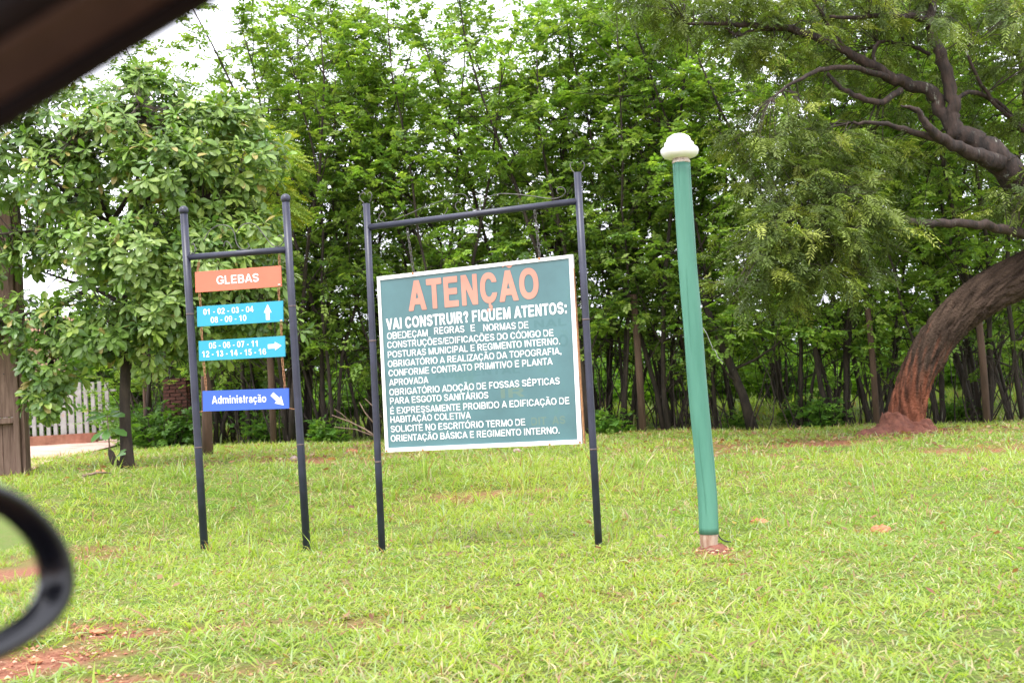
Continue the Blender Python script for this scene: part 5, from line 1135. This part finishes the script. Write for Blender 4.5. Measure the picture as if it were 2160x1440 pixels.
fb = at(120, 937, 32); fz = g1(fb[0], 32)
fn = thing('slatted_fence', 'pale slatted fence on a low stained red plinth beyond the driveway', 'fence', (fb[0], 32, fz))
FX = lambda px: at(px, 930, 32)[0]
zpl = at(120, 917, 32)[2]; ztp = at(180, 806, 32)[2]
wbox(FX(-420), FX(205), 31.9, 32.1, fz - .2, zpl, M['plinth'], fn, 'plinth')
px = -410; i = 0
while px < 240:
    w = 8 if px < 130 or px > 172 else 12
    wbox(FX(px), FX(px + w), 31.97, 32.03, (zpl if px < 200 else fz + .1) + .002, ztp + .008 * math.sin(i * 1.7), M['slat'], fn, 'slat', .004); px += 15 if w < 9 else 17; i += 1
wbox(FX(-420), FX(248), 32.035, 32.075, zpl + .25, zpl + .31, M['slat'], fn, 'rail'); wbox(FX(-420), FX(248), 32.035, 32.075, ztp - .3, ztp - .24, M['slat'], fn, 'rail')

hx0, hx1 = at(-420, 800, 42)[0], at(104, 800, 42)[0]; hb = g1(hx0, 42); hz = at(60, 722, 42)[2]
hs2 = thing('house', 'small peach-walled house with a tiled roof behind the slatted fence', 'house', ((hx0 + hx1) / 2, 42, hb))
wbox(hx0, hx1, 42, 47, hb - .2, hz, M['peach'], hs2, 'wall')
mb = MB(); e = .4; rz_ = hz + 1.0
mb.add([(hx0 - e, 41.5, hz - .08), (hx1 + e * .5, 41.5, hz - .08), (hx1 + e * .5, 44.5, rz_), (hx0 - e, 44.5, rz_), (hx0 - e, 47.5, hz - .08), (hx1 + e * .5, 47.5, hz - .08), (hx0 - e, 41.5, hz + .02), (hx1 + e * .5, 41.5, hz + .02), (hx1 + e * .5, 44.5, rz_ + .1), (hx0 - e, 44.5, rz_ + .1), (hx0 - e, 47.5, hz + .02), (hx1 + e * .5, 47.5, hz + .02)],
       [(0, 1, 2, 3), (3, 2, 5, 4), (6, 9, 8, 7), (9, 10, 11, 8), (0, 6, 7, 1), (4, 5, 11, 10), (0, 3, 9, 6), (3, 4, 10, 9), (1, 7, 8, 2), (2, 8, 11, 5)]); mb.build('roof', M['rooftile'], hs2)
for (a, b_) in ((.84, .93), (.55, .64), (.2, .3)):
    xa, xb = hx0 + (hx1 - hx0) * a, hx0 + (hx1 - hx0) * b_; w = wbox(xa, xb, 41.95, 42.02, hz - 1.5, hz - .5, M['whitepaint'], hs2, 'window'); wbox(xa + .07, xb - .07, 41.94, 41.955, hz - 1.43, hz - .57, M['darkglass'], w, 'pane')
# brick pillar among the bushes
bb_ = at(383, 925, 24.6); bz = g1(bb_[0], bb_[1]); pil = thing('brick_pillar', 'dark old brick pillar among bushes behind the small sign\'s left post', 'pillar', (bb_[0], 24.6, bz))
wbox(bb_[0] - .235, bb_[0] + .235, 24.375, 24.825, bz - .1, bz + 1.50, M['bark'], pil, 'mortar_core', .002)
bm1 = MB(); bm1.box((0, 0, 0), (.225, .06, .066), None, .004); bme = bm1.mesh('brick', M['brick'])
bm2 = MB(); bm2.box((0, 0, 0), (.10, .06, .066), None, .004); bmh = bm2.mesh('brick', M['brick'])
for c in range(19):
    zc = .04 + c * .079
    xs_ = (-.12, .12) if c % 2 else (-.188, 0, .188)
    for x_ in xs_:
        o = bpy.data.objects.new('brick', bme if (c % 2 or x_ == 0) else bmh); C.objects.link(o); o.parent = pil; o.location = (x_, -.245 + random.uniform(-.004, .004), zc); 
    for y_ in (-.12, .12):
        for sx in (-1, 1):
            o = bpy.data.objects.new('brick', bme); C.objects.link(o); o.parent = pil; o.location = (sx * .255, y_ * .95 + .01, zc); o.rotation_euler = (0, 0, R(90))
# overhead wires
for (a, b_, r_, lab) in (((60, 144, 20), (300, 450, 62), .024, 'black overhead cable crossing the sky behind the car pillar'), ((140, 90, 26), (420, 420, 62), .007, 'thin overhead wire left of the broad-leaved tree\'s top'), ((90, 130, 26), (370, 450, 62), .007, 'thinner overhead wire next to the black cable')):
    p, q = at(*a), at(*b_); d = q - p; P = [p + d * t_ - np.array([0, 0, .5]) * t_ * (1 - t_) for t_ in np.linspace(-.25, 1, 12)]; mb = MB(); mb.tube(P, r_, 6)
    tag(mb.build('overhead_wire', M['cable'], None, True, p), lab, 'wire', 'wires overhead')

# ------------------------------------------------------------ the car the picture is taken from
car = thing('car', 'dark car interior edge with window pillar and black door mirror at the left', 'car', (-.3, .2, 0))
def plain(name, col, rough, spec=.5, metal=0.0, coat=0.0, bump=0.0):
    return noisy(name, tuple(c * .9 for c in col), tuple(c * 1.1 for c in col), 40, rough, spec=spec, metal=metal, bump=bump, bscale=600)
M['blackplastic'] = plain('black_plastic', (.008, .008, .010), .6, .3); M['trim_sheen'] = plain('brown_grey_sheen', (.085, .064, .055), .5, .4); M['seal'] = plain('rubber_seal', (.008, .007, .008), .7, .2)
M['headliner'] = plain('dark_headliner', (.03, .03, .032), .9, .1); M['sill'] = plain('grey_sill', (.06, .06, .07), .5)
M['housing'] = plain('mirror_housing', (.006, .0065, .010), .22, .5)
m, t_, p, out = new_mat('mirror_glass'); p.inputs['Base Color'].default_value = (.86, .87, .86, 1); p.inputs['Metallic'].default_value = 1; p.inputs['Roughness'].default_value = .01; M['mirror'] = m
# window pillar: profile swept along the slanting line of the window's edge
e0 = at(-520, 607, .62); e1 = at(438, 24, .62); dirp = norm(e1 - e0); e2 = e1 + dirp * .16
nrm = norm(np.cross(dirp, [0, -1, 0]));  nrm = nrm if nrm[2] > 0 else -nrm      # up-left, across the pillar
back = np.array([0, -1.0, 0])
def sweep(profile, name, mat, parent, P=None):
    path = np.linspace(e0, e2, 9) + np.array([[0, 0, 1]]) * (.004 * np.sin(np.linspace(0, math.pi, 9)))[:, None]
    V = []; k = len(profile)
    for c in path:
        for (a, b_) in profile: V.append(c + nrm * a + back * b_)
    F = [(i * k + j, i * k + (j + 1) % k, (i + 1) * k + (j + 1) % k, (i + 1) * k + j) for i in range(len(path) - 1) for j in range(k)] + [tuple(range(k)), tuple((len(path) - 1) * k + j for j in range(k - 1, -1, -1))]
    mb = MB(); mb.add(V, F); return mb.build(name, mat, parent, True)
sweep([(.001, -.006), (.001, .0), (.002, .003), (.005, .006), (.009, .006), (.0115, .003), (.012, -.006)], 'window_seal', M['seal'], car)
sweep([(.0122, -.01), (.012, .000), (.014, .002), (.018, .006), (.022, .013), (.0255, .021), (.0275, .030), (.029, -.01)], 'pillar_sheen_strip', M['trim_sheen'], car)  # sheen of window light on the pillar, put into this strip's brown colour
sweep([(.0295, -.03), (.029, .031), (.045, .034), (.075, .035), (.11, .045), (.15, .045), (.17, .03), (.17, -.03)], 'pillar_cover', M['blackplastic'], car)
zroof = e2[2] + .03
mb = MB(); mb.box((.55, -.2, zroof + .02), (2.0, 1.62, .03), None, .01); mb.build('headliner', M['headliner'], car)
sz = at(2160, 1426, .62)[2]
mb = MB(); mb.box((.1, .56, sz - .034), (2.3, .12, .06), None, .012); mb.build('door_sill', M['sill'], car)
mb = MB(); mb.box((.1, .59, sz - .47), (2.3, .06, .78), None, .02); mb.build('door', M['blackplastic'], car)
# mirror: rounded shell, rim and glass facing back along the car
mc = at(-187, 1230, .76); mn = norm(np.array([.90, -.42, .035])); mn = norm(mn)
mu = norm(np.cross([0, 0, 1.0], mn)); mv = np.cross(mn, mu)       # mu horizontal across the glass, mv upwards
def ring(a, b_, d, n=48, e=2.3, sk=0.0):
    out = []
    for i in range(n):
        t0 = i / n * 2 * math.pi; c, s = math.cos(t0), math.sin(t0)
        x = a * math.copysign(abs(c) ** (2 / e), c); y = b_ * math.copysign(abs(s) ** (2 / e), s)
        w_ = max(0, x / a); y0_ = y; y -= .17 * b_ * w_ ** 3; x -= .11 * (y0_ + math.sqrt(y0_ * y0_ + .09 * b_ * b_)) * w_ ** 2 * 1.3
        out.append(mc + mu * x + mv * y - mn * d)
    return out
mh, mw = .070, .143
rings = [ring(mw - .022, mh - .0165, .016), ring(mw - .017, mh - .0125, .004), ring(mw - .006, mh - .004, -.003), ring(mw, mh, .001), ring(mw + .003, mh + .003, .012), ring(mw - .002, mh - .001, .045), ring(mw - .02, mh - .013, .075), ring(mw - .06, mh - .035, .092)]
mb = MB(); F = [(i * 48 + j, (i + 1) * 48 + j, (i + 1) * 48 + (j + 1) % 48, i * 48 + (j + 1) % 48) for i in range(len(rings) - 1) for j in range(48)] + [tuple((len(rings) - 1) * 48 + j for j in range(48))]
mb.add(np.concatenate(rings), F); mir = mb.build('side_mirror', M['housing'], car, True)
mb = MB(); g = ring(mw - .0225, mh - .017, .0135); mb.add(g, [tuple(range(48))]); mb.build('mirror_glass', M['mirror'], mir)
mb = MB(); mb.tube([mc - mn * .04 - mu * .10 * np.sign(mu[0]) , np.array([-.72, .60, mc[2] - .06])], [.03, .035], 12); mb.build('mirror_arm', M['blackplastic'], car, True)
